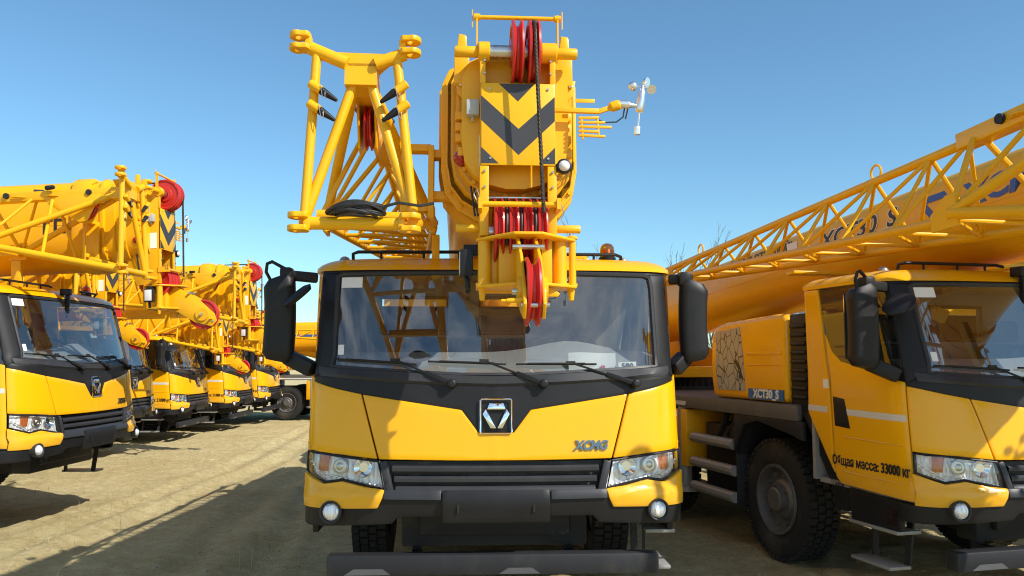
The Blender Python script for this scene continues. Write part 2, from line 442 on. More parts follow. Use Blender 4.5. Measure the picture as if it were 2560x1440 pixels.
def build_cab(T):
    # yellow hood, black cowl
    hb = [(-.742, 1.082), (-.231, 1.076), (-.111, 1.076), (.111, 1.076), (.231, 1.076), (.742, 1.082)]
    ht = [(-.866, 1.487), (-.222, 1.39), (-.111, 1.246), (.111, 1.246), (.222, 1.39), (.866, 1.487)]
    hood = P('hood_panel', panel(hb, ht, .006, .03, .03, .05), 'cab_yellow', T, .008)
    for sg in (-1, 1):
        f = (lambda a: a) if sg > 0 else (lambda a: mir(a)[::-1])
        P('corner_panel', panel(f([(.752, 1.083), (1.0, 1.108), (1.25, 1.126), (1.285, 1.128)]), f([(.876, 1.489), (1.05, 1.522), (1.2, 1.556), (1.285, 1.572)]), .006, .03, .03, .05, .004), 'cab_yellow', T, .008)
        # lower yellow corner below the lamp, bulging forward
        P('bumper_corner', panel(f([(.738, .790), (1.0, .782), (1.2, .776), (1.285, .774)]), f([(.694, .884), (.97, .944), (1.098, .924), (1.285, .985)]), .028, .05, .03, .045), 'cab_yellow', T, .012)
        # headlight
        lt = [(.742, 1.070), (1.0, 1.098), (1.2, 1.113), (1.272, 1.117)]; lb = [(.704, .894), (.97, .953), (1.096, .934), (1.272, .992)]
        hl = P('headlight', panel(f(lb), f(lt), -.028, .03, .03, .03), 'lamp_reflector', T)
        hs = MB()
        edge = [cab(sg * s, z, .012) for s, z in lb] + [cab(sg * s, z, .012) for s, z in reversed(lt)]
        hs.pipe(edge, .008, 6, closed=True)
        P('lamp_surround', hs, 'black_plastic', hl)
        P('lens', panel(f(lb), f(lt), .008, 0, .03, .04, .006), 'lens_glass', hl, fix=False)
        pc = cab(sg * 1.0, 1.035, -.03); pn = cabn(sg * 1.0, 1.035)
        P('projector', MB().lathe(pc + pn * .012, pn, [(0, .052), (.022, .05), (.024, .042), (.016, .038)], 24).sphere(pc + pn * .006, .034, 16, 8, axis=pn), 'steel', hl)
        P('lamp_bowl', MB().lathe(cab(sg * .845, 1.03, -.03), cabn(sg * .845, 1.03), [(.0, .012), (.004, .04), (.03, .062), (.034, .058), (.01, .03)], 24), 'chrome', hl)
        P('turn_signal', panel(f([(1.10, 1.0), (1.17, 1.0)]), f([(1.085, 1.10), (1.165, 1.105)]), -.012, .02, .03, .03), 'amber_glass', hl)
        led = MB()
        for k in range(11):
            s = .735 + k * .032; z = .915 + max(0, (s - .735)) * .19
            led.sphere(cab(sg * s, z, -.006), .0085, 8, 5)
        for k in range(6):
            s = 1.10 + k * .03; z = .962 + k * .018
            led.sphere(cab(sg * s, z, -.006), .0085, 8, 5)
        led.pipe([cab(sg * (.735 + k * .032), .915 + k * .032 * .19, -.010) for k in range(11)] + [cab(sg * (1.10 + k * .03), .962 + k * .018, -.010) for k in range(6)], .004, 5)
        P('daytime_light', led, 'alu', hl)
        # fog lamp
        fc = cab(sg * 1.032, .763, .03); fn = V((sg * .12, -1, .04)).normalized()
        fg = P('fog_light', MB().lathe(fc - fn * .05, fn, [(0, .066), (.075, .070), (.08, .064), (.076, .058), (.06, .055)], 28), 'grey_trim', T)
        P('lens', MB().sphere(fc - fn * .008, .057, 20, 6, math.pi * .62, math.pi, axis=fn), 'lamp_reflector', fg)
        # A pillar, window frame
        P('front_pillar', panel(f([(1.10, 1.668), (1.285, 1.59)]), f([(1.085, 2.295), (1.235, 2.30)]), .004, .06, .02, .07), 'black_plastic', T, .01)
        side(T, sg, f)
    cb = [(-1.285, 1.572), (-1.2, 1.556), (-1.05, 1.522), (-.876, 1.489), (-.866, 1.487), (-.222, 1.39), (-.111, 1.246), (.111, 1.246), (.222, 1.39), (.866, 1.487), (.876, 1.489), (1.05, 1.522), (1.2, 1.556), (1.285, 1.572)]
    ctp = [(-1.285, 1.60), (-1.2, 1.64), (-1.05, 1.66), (-.876, 1.645), (-.866, 1.645), (-.222, 1.608), (-.111, 1.604), (.111, 1.604), (.222, 1.608), (.866, 1.645), (.876, 1.645), (1.05, 1.66), (1.2, 1.64), (1.285, 1.60)]
    cow = P('cowl_panel', panel(cb, ctp, -.004, .03, .03, .05), 'black_plastic', T, .004)
    # raised ledge under the glass that carries the wipers
    lz = lambda s: 1.585 + .05 * abs(s) ** 1.6
    ss = [-1.2 + 2.4 * i / 40 for i in range(41)]
    P('ledge', MB().sheet([[cab(s, lz(s) - .045, -.002) for s in ss], [cab(s, lz(s) - .03, .012) for s in ss], [cab(s, lz(s) + .012, .014) for s in ss], [cab(s, lz(s) + .022, -.002) for s in ss]]), 'grey_trim', cow)
    # badge
    def bp_(u, v, o=.016):
        return cab(u / 391, 1.35 + v / 391, o)
    fr = MB().pipe([bp_(u, v) for u, v in ((-36, -42), (36, -42), (39, -39), (39, 39), (36, 42), (-36, 42), (-39, 39), (-39, -39))], .0055, 6, closed=True)
    bd = P('badge', fr, 'chrome', cow)
    em = MB()
    for poly in ([(-17, 33), (18, 33), (24, 17), (-23, 17)], [(-34, 6), (-26, 19), (0, -29), (-14, -29)], [(34, 6), (26, 19), (3, -29), (16, -29)]):
        em.prism([bp_(u, v, .004) for u, v in poly], (0, -.018, 0))
    P('emblem', em, 'chrome', cow, .003)
    # chrome maker's lettering on the hood
    c = cab(.605, 1.165, .0); c2 = cab(.70, 1.165, 0); c1 = cab(.51, 1.165, 0)
    put_text(hood, 'XCMG', .078, 'dark_chrome', cab(.605, 1.163, .012), c2 - c1, cab(.605, 1.2) - cab(.605, 1.12), bold=.004, extrude=.006, shear=.25, sx=.92)
    # windscreen
    wb = [(-1.098, 1.664), (-.866, 1.648), (-.222, 1.612), (.222, 1.612), (.866, 1.648), (1.098, 1.664)]
    wt = [(-1.083, 2.275), (-1.04, 2.29), (-.222, 2.298), (.222, 2.298), (1.04, 2.29), (1.083, 2.275)]
    ws = P('windscreen', panel(wb, wt, -.006, 0, .06, .06), 'windscreen_glass', T, fix=False)
    rim = [cab(s, z, .002) for s, z in wb] + [cab(s, z, .002) for s, z in reversed(wt)]
    dense = []
    for s0, s1 in zip(wb, wb[1:]):
        for i in range(6): dense.append(cab(s0[0] + (s1[0] - s0[0]) * i / 6, s0[1] + (s1[1] - s0[1]) * i / 6, .0))
    for i in range(8): dense.append(cab(1.098 - .004 * i / 8, 1.664 + .61 * i / 8, .0))
    for s0, s1 in zip(wt[::-1], wt[::-1][1:]):
        for i in range(6): dense.append(cab(s0[0] + (s1[0] - s0[0]) * i / 6, s0[1] + (s1[1] - s0[1]) * i / 6, .0))
    for i in range(8): dense.append(cab(-1.083 - .004 * i / 8, 2.275 - .61 * i / 8, .0))
    P('window_seal', MB().pipe(dense, .016, 6, closed=True), 'grey_trim', ws)
    P('sticker', panel([(-1.055, 2.196), (-.905, 2.196)], [(-1.055, 2.268), (-.905, 2.268)], -.001, .003, .05, .05), 'paper', ws)
    P('sticker', panel([(-1.058, 1.742), (-1.015, 1.742)], [(-1.058, 1.808), (-1.015, 1.808)], -.001, .003, .05, .05), 'paper', ws)
    # header above the glass
    P('header', panel([(-1.235, 2.30), (-.5, 2.302), (.5, 2.302), (1.235, 2.30)], [(-1.235, 2.325), (-.5, 2.33), (.5, 2.33), (1.235, 2.325)], -.003, .05, .05, .05), 'black_plastic', T)
    # roof
    mb = MB(); n = 96; rings = []
    for z, k, fo in ((2.318, 1.0, .012), (2.345, 1.0, .02), (2.372, .992, .012), (2.395, .972, .0), (2.408, .94, .0), (2.415, .88, .0)):
        ring = []
        for i in range(n + 1):
            s = -SMAX + 2 * SMAX * i / n; p = cab(s, min(z, 2.42), fo)
            ring.append(V((p.x * k, .8 + (p.y - .8) * k, z)))
        rings.append(ring)
    o = len(mb.v)
    for r in rings: mb.v += r
    m1 = n + 1
    for k in range(len(rings) - 1):
        for i in range(n): mb.f.append((k * m1 + i, k * m1 + i + 1, (k + 1) * m1 + i + 1, (k + 1) * m1 + i))
        mb.f.append((k * m1 + n, k * m1, (k + 1) * m1, (k + 1) * m1 + n))
    mb.f.append(tuple((len(rings) - 1) * m1 + i for i in range(m1))); mb.f.append(tuple(reversed(range(m1))))
    P('roof', mb, 'cab_yellow', T, smooth=40)
    # grille
    gr = P('grille', panel([(-.66, .895), (.66, .895)], [(-.70, 1.068), (.70, 1.068)], -.05, .03, .05, .05), 'grille_mesh', T)
    gf = MB()
    for s0, z0, s1, z1 in ((-.665, .885, -.715, 1.07), (.665, .885, .715, 1.07)):
        gf.bar(cab(s0, z0, -.012), cab(s1, z1, -.012), .05, .06, (0, -1, 0))
    P('grille_frame', gf, 'grey_trim', gr, .012)
    for z, hw in ((1.022, .655), (.957, .64), (.897, .63)):
        ss = [-hw + 2 * hw * i / 20 for i in range(21)]
        sl = MB().sheet([[cab(s, z + .024, -.038) for s in ss], [cab(s, z + .022, -.004) for s in ss], [cab(s, z + .008, .010) for s in ss], [cab(s, z - .012, .008) for s in ss], [cab(s, z - .024, -.006) for s in ss], [cab(s, z - .026, -.038) for s in ss]])
        P('slat', sl, 'grey_trim', gr)
    # bumper
    bb = [(-1.42, .650), (-1.2, .655), (-.651, .690), (-.61, .735), (-.345, .737), (.345, .737), (.61, .735), (.651, .690), (1.2, .655), (1.42, .650)]
    bt = [(-1.42, .772), (-1.2, .774), (-.742, .788), (-.700, .872), (-.345, .872), (.345, .872), (.700, .872), (.742, .788), (1.2, .774), (1.42, .772)]
    bu = P('bumper', panel(bb, bt, .012, .05, .04, .04), 'black_plastic', T, .008)
    P('bumper_strip', panel([(-.70, .848), (-.342, .846)], [(-.70, .884), (-.342, .884)], .03, .04, .05, .04), 'grey_trim', bu, .006)
    P('bumper_strip', panel([(.342, .846), (.70, .848)], [(.342, .884), (.70, .884)], .03, .04, .05, .04), 'grey_trim', bu, .006)
    pl = P('plate_holder', panel([(-.335, .706), (.335, .706)], [(-.335, .88), (.335, .88)], .045, .05, .05, .05), 'black_plastic', bu, .012)
    sl = MB()
    for x in (-.235, .235): P('slot', MB().box(x - .005, x + .005, -.078, -.05, .77, .815), 'letter_black', bu)
    # underrun bar across the front
    fb = MB().box(-1.06, 1.04, .06, .17, .355, .485)
    b = P('front_bar', fb, 'chassis_grey', T, .015)
    refl = MB()
    for x0, x1 in ((-.95, -.66), (.02, .28)): refl.prism([(x0, .056, .365), (x1, .056, .365), (x1 - .05, .056, .402), (x0 + .06, .056, .402)], (0, .003, 0))
    P('marking', refl, 'bar_mark', b)
    for x in (-.52, .50): P('bar_arm', MB().box(x - .03, x + .03, .12, .5, .36, .44).box(x - .03, x + .03, .44, .5, .44, .8), 'chassis_grey', b)
    # roof equipment
    rl = MB()
    rl.pipe([(-1.0, .60, 2.40), (-1.0, .58, 2.455), (-.96, .55, 2.465), (-.2, .50, 2.462), (-.14, .50, 2.45)], .012, 8)
    rl.pipe([(-.96, .64, 2.415), (-.2, .60, 2.42)], .01, 8)
    for x in (-.8, -.5, -.25): rl.tube((x, .56, 2.40), (x, .56, 2.462), .009)
    P('roof_rail', rl, 'black_plastic', T)
    rl = MB().pipe([(.45, .50, 2.45), (.86, .52, 2.45), (.9, .55, 2.44), (.91, .58, 2.405)], .012, 8)
    for x in (.5, .7): rl.tube((x, .5, 2.40), (x, .5, 2.45), .009)
    P('roof_rail', rl, 'black_plastic', T)
    bc = P('beacon', MB().lathe((.815, .62, 2.405), (0, 0, 1), [(0, .062), (.035, .062), (.04, .055)], 24), 'black_plastic', T)
    P('dome', MB().lathe((.815, .62, 2.445), (0, 0, 1), [(0, .052), (.05, .052), (.075, .047), (.092, .034), (.10, .015), (.101, 0)], 24), 'amber_glass', bc)
    P('reflector', MB().lathe((.815, .62, 2.447), (0, 0, 1), [(0, .02), (.03, .035), (.055, .03)], 16), 'steel', bc)
    for x in (-1.07, .935): P('marker_lamp', MB().lathe((x, .66, 2.385), (0, 0, 1), [(0, .042), (.025, .042), (.05, .03), (.06, .012)], 20), 'rail_grey', T)
    # thin black lamp bracket by the boom foot
    sp = MB().box(-.200, -.168, .27, .31, 2.16, 2.40).box(-.225, -.155, .26, .36, 2.36, 2.43); sp.tube((-.184, .29, 2.16), (-.184, .29, 2.11), .012)
    P('spray_bar', sp, 'black_plastic', T, .01)
    # wipers
    for piv, (za, zb), am in (((-.285, 1.554), ((-1.065, 1.71), (-.518, 1.676)), (-.656, 1.699)), ((.307, 1.553), ((-.444, 1.694), (.067, 1.676)), (-.078, 1.694)), ((.918, 1.551), ((.132, 1.676), (.665, 1.676)), (.49, 1.681))):
        w = MB()
        p0, p1 = cab(*piv, .035), cab(*am, .03)
        w.bar(p0, p0.lerp(p1, .45), .03, .022, (0, -1, 0)); w.bar(p0.lerp(p1, .42), p1, .014, .012, (0, -1, 0))
        w.lathe(cab(*piv, 0), cabn(*piv), [(0, .03), (.05, .028), (.056, .018)], 16)
        wp = P('wiper', w, 'black_plastic', T, .003)
        bl = MB(); q = [cab(za[0] + (zb[0] - za[0]) * i / 8, za[1] + (zb[1] - za[1]) * i / 8, .014) for i in range(9)]
        bl.pipe(q, .007, 6); bl.pipe([cab(za[0] + (zb[0] - za[0]) * (.15 + .7 * i / 6), za[1] + (zb[1] - za[1]) * (.15 + .7 * i / 6), .03) for i in range(7)], .006, 6)
        bl.bar(p1 + V((-.03, 0, 0)), p1 + V((.03, 0, 0)), .016, .02)
        P('blade', bl, 'rubber', wp)
    mirrors(T)
    interior(T)

def side(T, sg, f):
    dt = [(1.292, 1.598), (1.5, 1.648), (1.75, 1.702), (1.95, 1.742), (2.06, 1.82), (2.13, 1.96)]
    db = [(1.292, .790), (1.5, .798), (1.75, .806), (1.95, .812), (2.03, .815), (2.085, .86)]
    door = P('door', panel(f(db), f(dt), .006, .03, .06, .06), 'cab_yellow', T, .008)
    rp = P('rear_pillar', panel(f([(2.095, .88), (SMAX - .005, 1.33)]), f([(2.19, 2.315), (SMAX - .005, 2.315)]), .006, .03, .04, .06), 'cab_yellow', T, .008)
    P('door_window', panel(f(dt), f([(1.235, 2.30), (1.46, 2.305), (1.72, 2.305), (1.95, 2.305), (2.08, 2.305), (2.185, 2.305)]), -.004, 0, .06, .06), 'door_glass', T, fix=False)
    # reflective band: one piece on the door, one on the pillar
    P('reflective_band', panel(f([(1.30, 1.325), (1.96, 1.335)]), f([(1.30, 1.372), (1.97, 1.382)]), .0075, .004, .06, .06), 'reflective_white', door)
    P('reflective_band', panel(f([(2.165, 1.34), (SMAX - .01, 1.345)]), f([(2.165, 1.387), (SMAX - .01, 1.392)]), .0075, .004, .06, .06), 'reflective_white', rp)
    hd = P('door_handle', panel(f([(1.885, 1.235), (2.07, 1.245)]), f([(1.945, 1.455), (2.085, 1.47)]), .012, .02, .03, .05), 'black_plastic', door, .006)
    P('sticker', panel(f([(2.14, 1.53), (2.21, 1.53)]), f([(2.14, 1.60), (2.21, 1.60)]), .008, .003, .05, .05), 'paper', rp)
    # pressed ribs on the lower door
    for z, s0, s1 in ((1.16, 1.34, 1.98), (.90, 1.34, 1.98)):
        q = [cab(sg * (s0 + (s1 - s0) * i / 8), z + .01 * i / 8, .004) for i in range(9)]
        P('press_line', MB().pipe(q, .007, 6), 'cab_yellow', door)
    # black sill with marker lamps and steps
    sk = P('sill_panel', panel(f([(1.43, .56), (1.95, .56)]), f([(1.43, .772), (1.99, .79)]), -.03, .04, .06, .06), 'black_plastic', T, .006)
    for z in (.60, .66): P('side_marker', panel(f([(1.46, z), (1.55, z)]), f([(1.46, z + .04), (1.55, z + .04)]), -.02, .015, .05, .05), 'amber_glass', sk)
    x = sg * 1.13
    st = P('step', MB().box(x - .10, x + .10, .42, .95, .535, .56), 'rail_grey', T, .006); P('step', MB().box(x - .09, x + .09, .52, .95, .27, .295), 'rail_grey', st, .006)
    P('step_bracket', MB().bar((x - sg * .10, .50, .72), (x - sg * .09, .56, .28), .02, .05).bar((x - sg * .10, .90, .72), (x - sg * .09, .90, .28), .02, .05), 'chassis_grey', st)

def mirrors(T):
    # image-left mirror, on a long arm
    for sg, cx, w in ((-1, -1.47, .205), (1, 1.385, .19)):
        z0, z1 = (1.70, 2.27) if sg < 0 else (1.70, 2.25)
        cy = .40
        rows = []
        for k in range(15):
            v = k / 14; z = z0 + (z1 - z0) * v
            sc = min(1, .80 + 2.6 * min(v, 1 - v) ** .7) if 0 < v < 1 else .72
            ring = []
            for i in range(24):
                a = 2 * math.pi * i / 24; ca, sa = math.cos(a), math.sin(a)
                px = math.copysign(abs(ca) ** .55, ca) * w / 2 * sc; py = math.copysign(abs(sa) ** .7, sa) * .075 * sc
                ring.append(V((cx + px - sg * .012 * math.sin(math.pi * v), cy + py, z - sg * px / w * (.075 * v * v - .04 * (1 - v) ** 2))))
            rows.append(ring)
        mb = MB()
        for r in rows: mb.v += r
        for k in range(14):
            for i in range(24): mb.f.append((k * 24 + i, k * 24 + (i + 1) % 24, (k + 1) * 24 + (i + 1) % 24, (k + 1) * 24 + i))
        mb.f.append(tuple(reversed(range(24)))); mb.f.append(tuple(14 * 24 + i for i in range(24)))
        m = P('wing_mirror', mb, 'black_plastic', T, smooth=40)
        ar = MB()
        ar.bar((sg * 1.22, .46, 2.27), (cx + sg * .0, cy + .02, z1 + .02), .06, .07)
        ar.bar((sg * 1.22, .36, 1.64), (cx - sg * .06, cy + .03, 1.73), .10, .10)
        ar.box(cx - .05 - sg * .06, cx + .03 - sg * .06, cy - .05, cy + .05, z1 - .03, z1 + .065)
        P('mirror_arm', ar, 'black_plastic', m, .015)
        if sg < 0:
            P('guard_hoop', MB().pipe([(cx + .07, cy, z1 + .04), (cx - .04, cy - .05, z1 + .10), (cx - .07, cy - .06, z1 + .085), (cx - .078, cy - .05, z1 + .03), (cx - .04, cy - .02, z1 - .05)], .012, 8), 'black_plastic', m)
            cm = MB().lathe((-1.30, .22, 2.12), V((-.45, -.2, .55)), [(-.008, .0), (-.008, .10), (.02, .115), (.035, .08), (.04, 0)], 20)
            P('kerb_mirror', cm, 'black_plastic', m)
        P('mirror_glass', MB().box(cx - w * .42, cx + w * .42, cy + .07, cy + .078, z0 + .06, z1 - .06), 'chrome', m)

def interior(T):
    wz = 2.335
    wl = MB()
    y0, y1 = 1.33, 1.37
    xs = [(-1.235, -.88), (-.88, -.36), (-.36, -.10), (-.10, .42), (.42, 1.235)]
    for i, (a, b) in enumerate(xs):
        if i in (1, 3): wl.box(a, b, y0, y1, .8, 1.92); wl.box(a, b, y0, y1, 2.2, wz)
        else: wl.box(a, b, y0, y1, .8, wz)
    rw = P('rear_wall', wl, 'interior_grey', T)
    rf = MB()
    for a, b in (xs[1], xs[3]): rf.pipe([(a, y0 - .01, 1.92), (b, y0 - .01, 1.92), (b, y0 - .01, 2.2), (a, y0 - .01, 2.2)], .018, 6, closed=True)
    P('window_frame', rf, 'black_plastic', rw)
    P('cab_floor', MB().box(-1.2, 1.2, .16, 1.33, .78, .82), 'interior_grey', T)
    # dashboard: swept top
    rows = []
    for yy, zz in ((.12, 1.50), (.13, 1.60), (.30, 1.645), (.52, 1.76), (.60, 1.76), (.62, 1.2)):
        r = []
        for i in range(25):
            x = -1.16 + 2.32 * i / 24
            hump = .08 * math.exp(-((x - .52) / .3) ** 2) if yy > .25 else 0
            r.append((x * (1 - .02 * (yy < .2)), max(yy, .10 + .10 * abs(x) ** 3), zz + hump))
        rows.append(r)
    da = P('dashboard', MB().sheet(rows), 'dash_grey', T)
    P('steering_wheel', MB().pipe([V((.52 + .235 * math.cos(a), .70 + .235 * math.sin(a) * .75, 1.77 + .235 * math.sin(a) * .55)) for a in [2 * math.pi * i / 28 for i in range(28)]], .017, 8, closed=True).tube((.52, .66, 1.70), (.52, .55, 1.4), .03).bar((.3, .66, 1.70), (.74, .66, 1.70), .05, .02), 'seat_dark', T, 0)
    for x in (.52, -.55):
        se = MB().box(x - .25, x + .25, .72, 1.2, 1.15, 1.32).box(x - .24, x + .24, 1.1, 1.25, 1.28, 1.88).box(x - .13, x + .13, 1.14, 1.24, 1.90, 2.08)
        s_ = P('seat', se, 'seat_dark', T, .04, seg=3)
        if x > 0: P('seat_cover', MB().prism([(x - .16, 1.075, 1.45), (x + .18, 1.075, 1.45), (x + .12, 1.085, 1.72), (x + .02, 1.09, 1.86), (x - .1, 1.085, 1.66)], (0, .014, 0)), 'cloth_blue', s_, .004)

def build_carrier(T):
    ch = MB()
    for x in (-.42, .42): ch.box(x - .06, x + .06, .5, 10.6, .72, 1.02)
    for y in (.7, 3.0, 5.2, 7.6, 10): ch.box(-.36, .36, y, y + .16, .78, .98)
    fr = P('frame_rail', ch, 'chassis_grey', T, .01)
    P('engine_block', MB().box(-.33, .33, .75, 2.3, .55, 1.15).box(-.5, .5, .5, .7, .62, 1.0).lathe((0, .9, .52), (0, 1, 0), [(0, .12), (.3, .16), (.6, .12)], 14), 'chassis_grey', T, .03)
    P('shade_filler', MB().box(-.62, .62, .36, .56, .47, 1.12).box(-.5, .5, .30, .36, .55, .9), 'chassis_grey', T, .02)  # unseen block sized to darken the gap under the bumper; springs added likewise
    for x in (-.5, .5):
        sp = MB()
        for q in range(4): sp.box(x - .045, x + .045, 1.5 + q * .09, 2.95 - q * .09, .66 - q * .022, .68 - q * .022)
        P('leaf_spring', sp, 'chassis_grey', T)
    for y in (2.10, 4.59, 8.04, 9.39):
        P('axle', MB().lathe((-.9, y, .54), (1, 0, 0), [(0, .06), (.7, .07), (.78, .17), (1.02, .17), (1.1, .07), (1.8, .06)], 14), 'chassis_grey', T)
        for sg in (-1, 1):
            w = empty('wheel', (sg * .99, y, .515), T)
            if sg > 0: w.rotation_euler = (0, 0, math.pi)
            link('tyre', TYRE, w); link('rim', RIM, w)
    # deck with edge beam
    dk = P('deck', MB().box(-1.22, 1.22, 1.58, 5.4, 1.335, 1.375).box(-1.25, -1.19, 1.56, 5.4, 1.24, 1.37).box(1.19, 1.25, 1.56, 5.4, 1.24, 1.37).box(-1.22, 1.22, 5.4, 10.9, 1.10, 1.36), 'deck_grey', T, .01)
    for sg in (-1, 1):
        x = sg * 1.2
        fd = MB().prism([(x, 2.62, 1.24), (x, 1.50, 1.24), (x, 1.50, 1.08), (x, 1.62, 1.11), (x, 2.20, 1.20), (x, 2.44, 1.15), (x, 2.62, .88)], (sg * .04, 0, 0))
        fd.sheet([[(sg * .8, y, z), (x, y, z)] for y, z in ((1.5, 1.08), (1.62, 1.11), (2.2, 1.2), (2.44, 1.15), (2.64, .85))])
        fd.box(min(sg * .82, x), max(sg * .82, x), 2.64, 2.66, .36, .9)
        P('mudguard', fd, 'chassis_grey', T, .006)
        # slanted dark guard behind the cab
        P('wheel_arch', MB().prism([(x, 1.02, .80), (x, 1.40, 1.32), (x, 1.56, 1.32), (x, 1.20, .80), (x, 1.14, .60), (x, 1.0, .60)], (-sg * .25, 0, 0)), 'black_plastic', T, .006)
        for z in (.94, .69, .44):
            P('side_rail', MB().pipe([(sg * 1.21, 2.66, z), (sg * 1.21, 3.52, z)], .052, 10), 'rail_grey', T)
        sb = MB().box(min(sg * .62, sg * 1.1), max(sg * .62, sg * 1.1), 2.75, 3.45, .45, 1.1)
        sb.tube((sg * 1.12, 2.95, 1.22), (sg * 1.1, 3.15, .98), .035); sb.tube((sg * 1.05, 2.8, 1.24), (sg * 1.1, 3.0, 1.0), .03)
        P('battery_box', sb, 'chassis_grey', T, .02)
        ob = P('outrigger_box', MB().box(min(sg * .5, sg * 1.24), max(sg * .5, sg * 1.24), 3.62, 3.94, .62, 1.22), 'frame_yellow', T, .01)
        P('outrigger_leg', MB().lathe((sg * 1.18, 3.78, .35), (0, 0, 1), [(0, .16), (.05, .16), (.06, .07), (.9, .07)], 16), 'rail_grey', ob)
        P('toolbox', MB().box(min(sg * .7, sg * 1.24), max(sg * .7, sg * 1.24), 5.3, 7.2, .6, 1.22), 'chassis_grey', T, .02)
        P('reflective_band', MB().box(sg * 1.256 - .002, sg * 1.256 + .002, 3.6, 5.35, 1.265, 1.31), 'reflective_white', dk)
    # air intake tower between cab and engine cover
    ai = MB().box(-1.19, 1.19, 1.45, 1.72, 1.30, 2.14)
    for k in range(9): ai.box(-1.21, -1.185, 1.48, 1.70, 1.42 + k * .075, 1.455 + k * .075)
    P('air_intake', ai, 'black_plastic', T, .02)
    # engine cover with rounded roof edge
    prof = [(1.75, 1.38), (3.05, 1.38), (3.10, 1.6), (3.08, 1.98), (3.0, 2.08), (2.8, 2.115), (1.9, 2.155), (1.75, 2.14)]
    ec = MB().prism([(-1.22, y, z) for y, z in prof], (2.44, 0, 0))
    e = P('engine_cover', ec, 'cab_yellow', T, .05, seg=3)
    for sg in (-1, 1):
        P('vent_panel', MB().prism([(sg * 1.221, y, z) for y, z in ((2.42, 1.46), (2.93, 1.46), (2.98, 1.7), (2.95, 2.02), (2.50, 2.06), (2.45, 1.8))], (sg * .006, 0, 0)), 'honeycomb_panel', e)
        P('cover_plate', MB().box(sg * 1.224 - .004, sg * 1.224 + .004, 1.78, 2.36, 1.395, 1.49), 'panel_blue', e)
        P('press_line', MB().box(sg * 1.222 - .006, sg * 1.222 + .006, 1.80, 2.38, 1.795, 1.825).box(sg * 1.222 - .005, sg * 1.222 + .005, 1.80, 2.38, 1.70, 1.712), 'cab_yellow', e, .003)
    # slewing ring, platform, operator cab, counterweight
    sr = MB().lathe((0, 5.6, 1.36), (0, 0, 1), [(0, .78), (.06, .78), (.07, .72), (.16, .72)], 48)
    for k in range(64):
        a = 2 * math.pi * k / 64; sr.tube((.75 * math.cos(a), 5.6 + .75 * math.sin(a), 1.42), (.75 * math.cos(a), 5.6 + .75 * math.sin(a), 1.50), .016, n=6)
    P('slewing_ring', sr, 'chassis_grey', T)
    pf = MB().box(-1.05, 1.05, 4.9, 9.6, 1.53, 1.66)
    for x in (-.52, .48):
        pf.prism([(x, 5.6, 1.66), (x, 9.2, 1.66), (x, 9.3, 2.5), (x, 8.9, 2.95), (x, 8.4, 2.9), (x, 6.6, 2.0)], (.04, 0, 0))
    P('slewing_platform', pf, 'frame_yellow', T, .012)
    P('platform_bulkhead', MB().box(-1.24, .56, 4.82, 4.88, 1.53, 2.62).box(-1.1, -.3, 4.76, 4.82, 1.8, 2.5), 'frame_yellow', T, .01)
    P('counterweight', MB().box(-1.2, 1.2, 9.4, 10.5, 1.55, 2.35), 'cab_yellow', T, .06, seg=3)
    oc = MB()
    for (x, y) in ((.62, 4.6), (1.22, 4.6), (.62, 6.2), (1.22, 6.2)): oc.bar((x, y, 1.66), (x, y + (.25 if y < 5 else 0), 2.95), .06, .06, (0, 1, 0))
    oc.box(.60, 1.24, 4.84, 6.24, 2.92, 3.0); oc.box(.60, 1.24, 4.6, 6.24, 1.55, 1.66); oc.box(.60, 1.24, 4.56, 4.62, 1.6, 2.05); oc.box(1.2, 1.24, 4.6, 6.2, 1.6, 2.1)
    k = P('operator_cab', oc, 'cab_yellow', T, .01)
    P('cab_window', MB().sheet([[(.63, 4.62, 2.05), (1.21, 4.62, 2.05)], [(.63, 4.82, 2.92), (1.21, 4.82, 2.92)]]).sheet([[(1.22, 4.66, 2.1), (1.22, 6.18, 2.1)], [(1.22, 4.84, 2.92), (1.22, 6.18, 2.92)]]), 'windscreen_glass', k, fix=False)
    P('seat', MB().box(.72, 1.12, 5.2, 5.7, 1.9, 2.02).box(.72, 1.12, 5.65, 5.76, 2.0, 2.6), 'seat_dark', k, .03)

def uprof(w, zt, zb, n=9):
    """U shaped boom section outline (x, z)"""
    pts = [(-w, zt - .16), (-w + .05, zt - .05), (-w + .15, zt), (w - .15, zt), (w - .05, zt - .05), (w, zt - .16)]
    zc = zb + min(.62 * w + .1, .42)
    for i in range(n + 1):
        a = math.pi * i / n
        pts.append((w * math.cos(a), zc - (zc - zb) * math.sin(a) ** .8))
    return pts

BX = at(1297, 300, 5.15).x            # boom centre line, local x
HY = -.19                              # front plane of the boom head, local y
def h(px, py, dy=0.0):
    p = at(px, py, 5.15 + dy); return V((p.x, HY + dy, p.z))

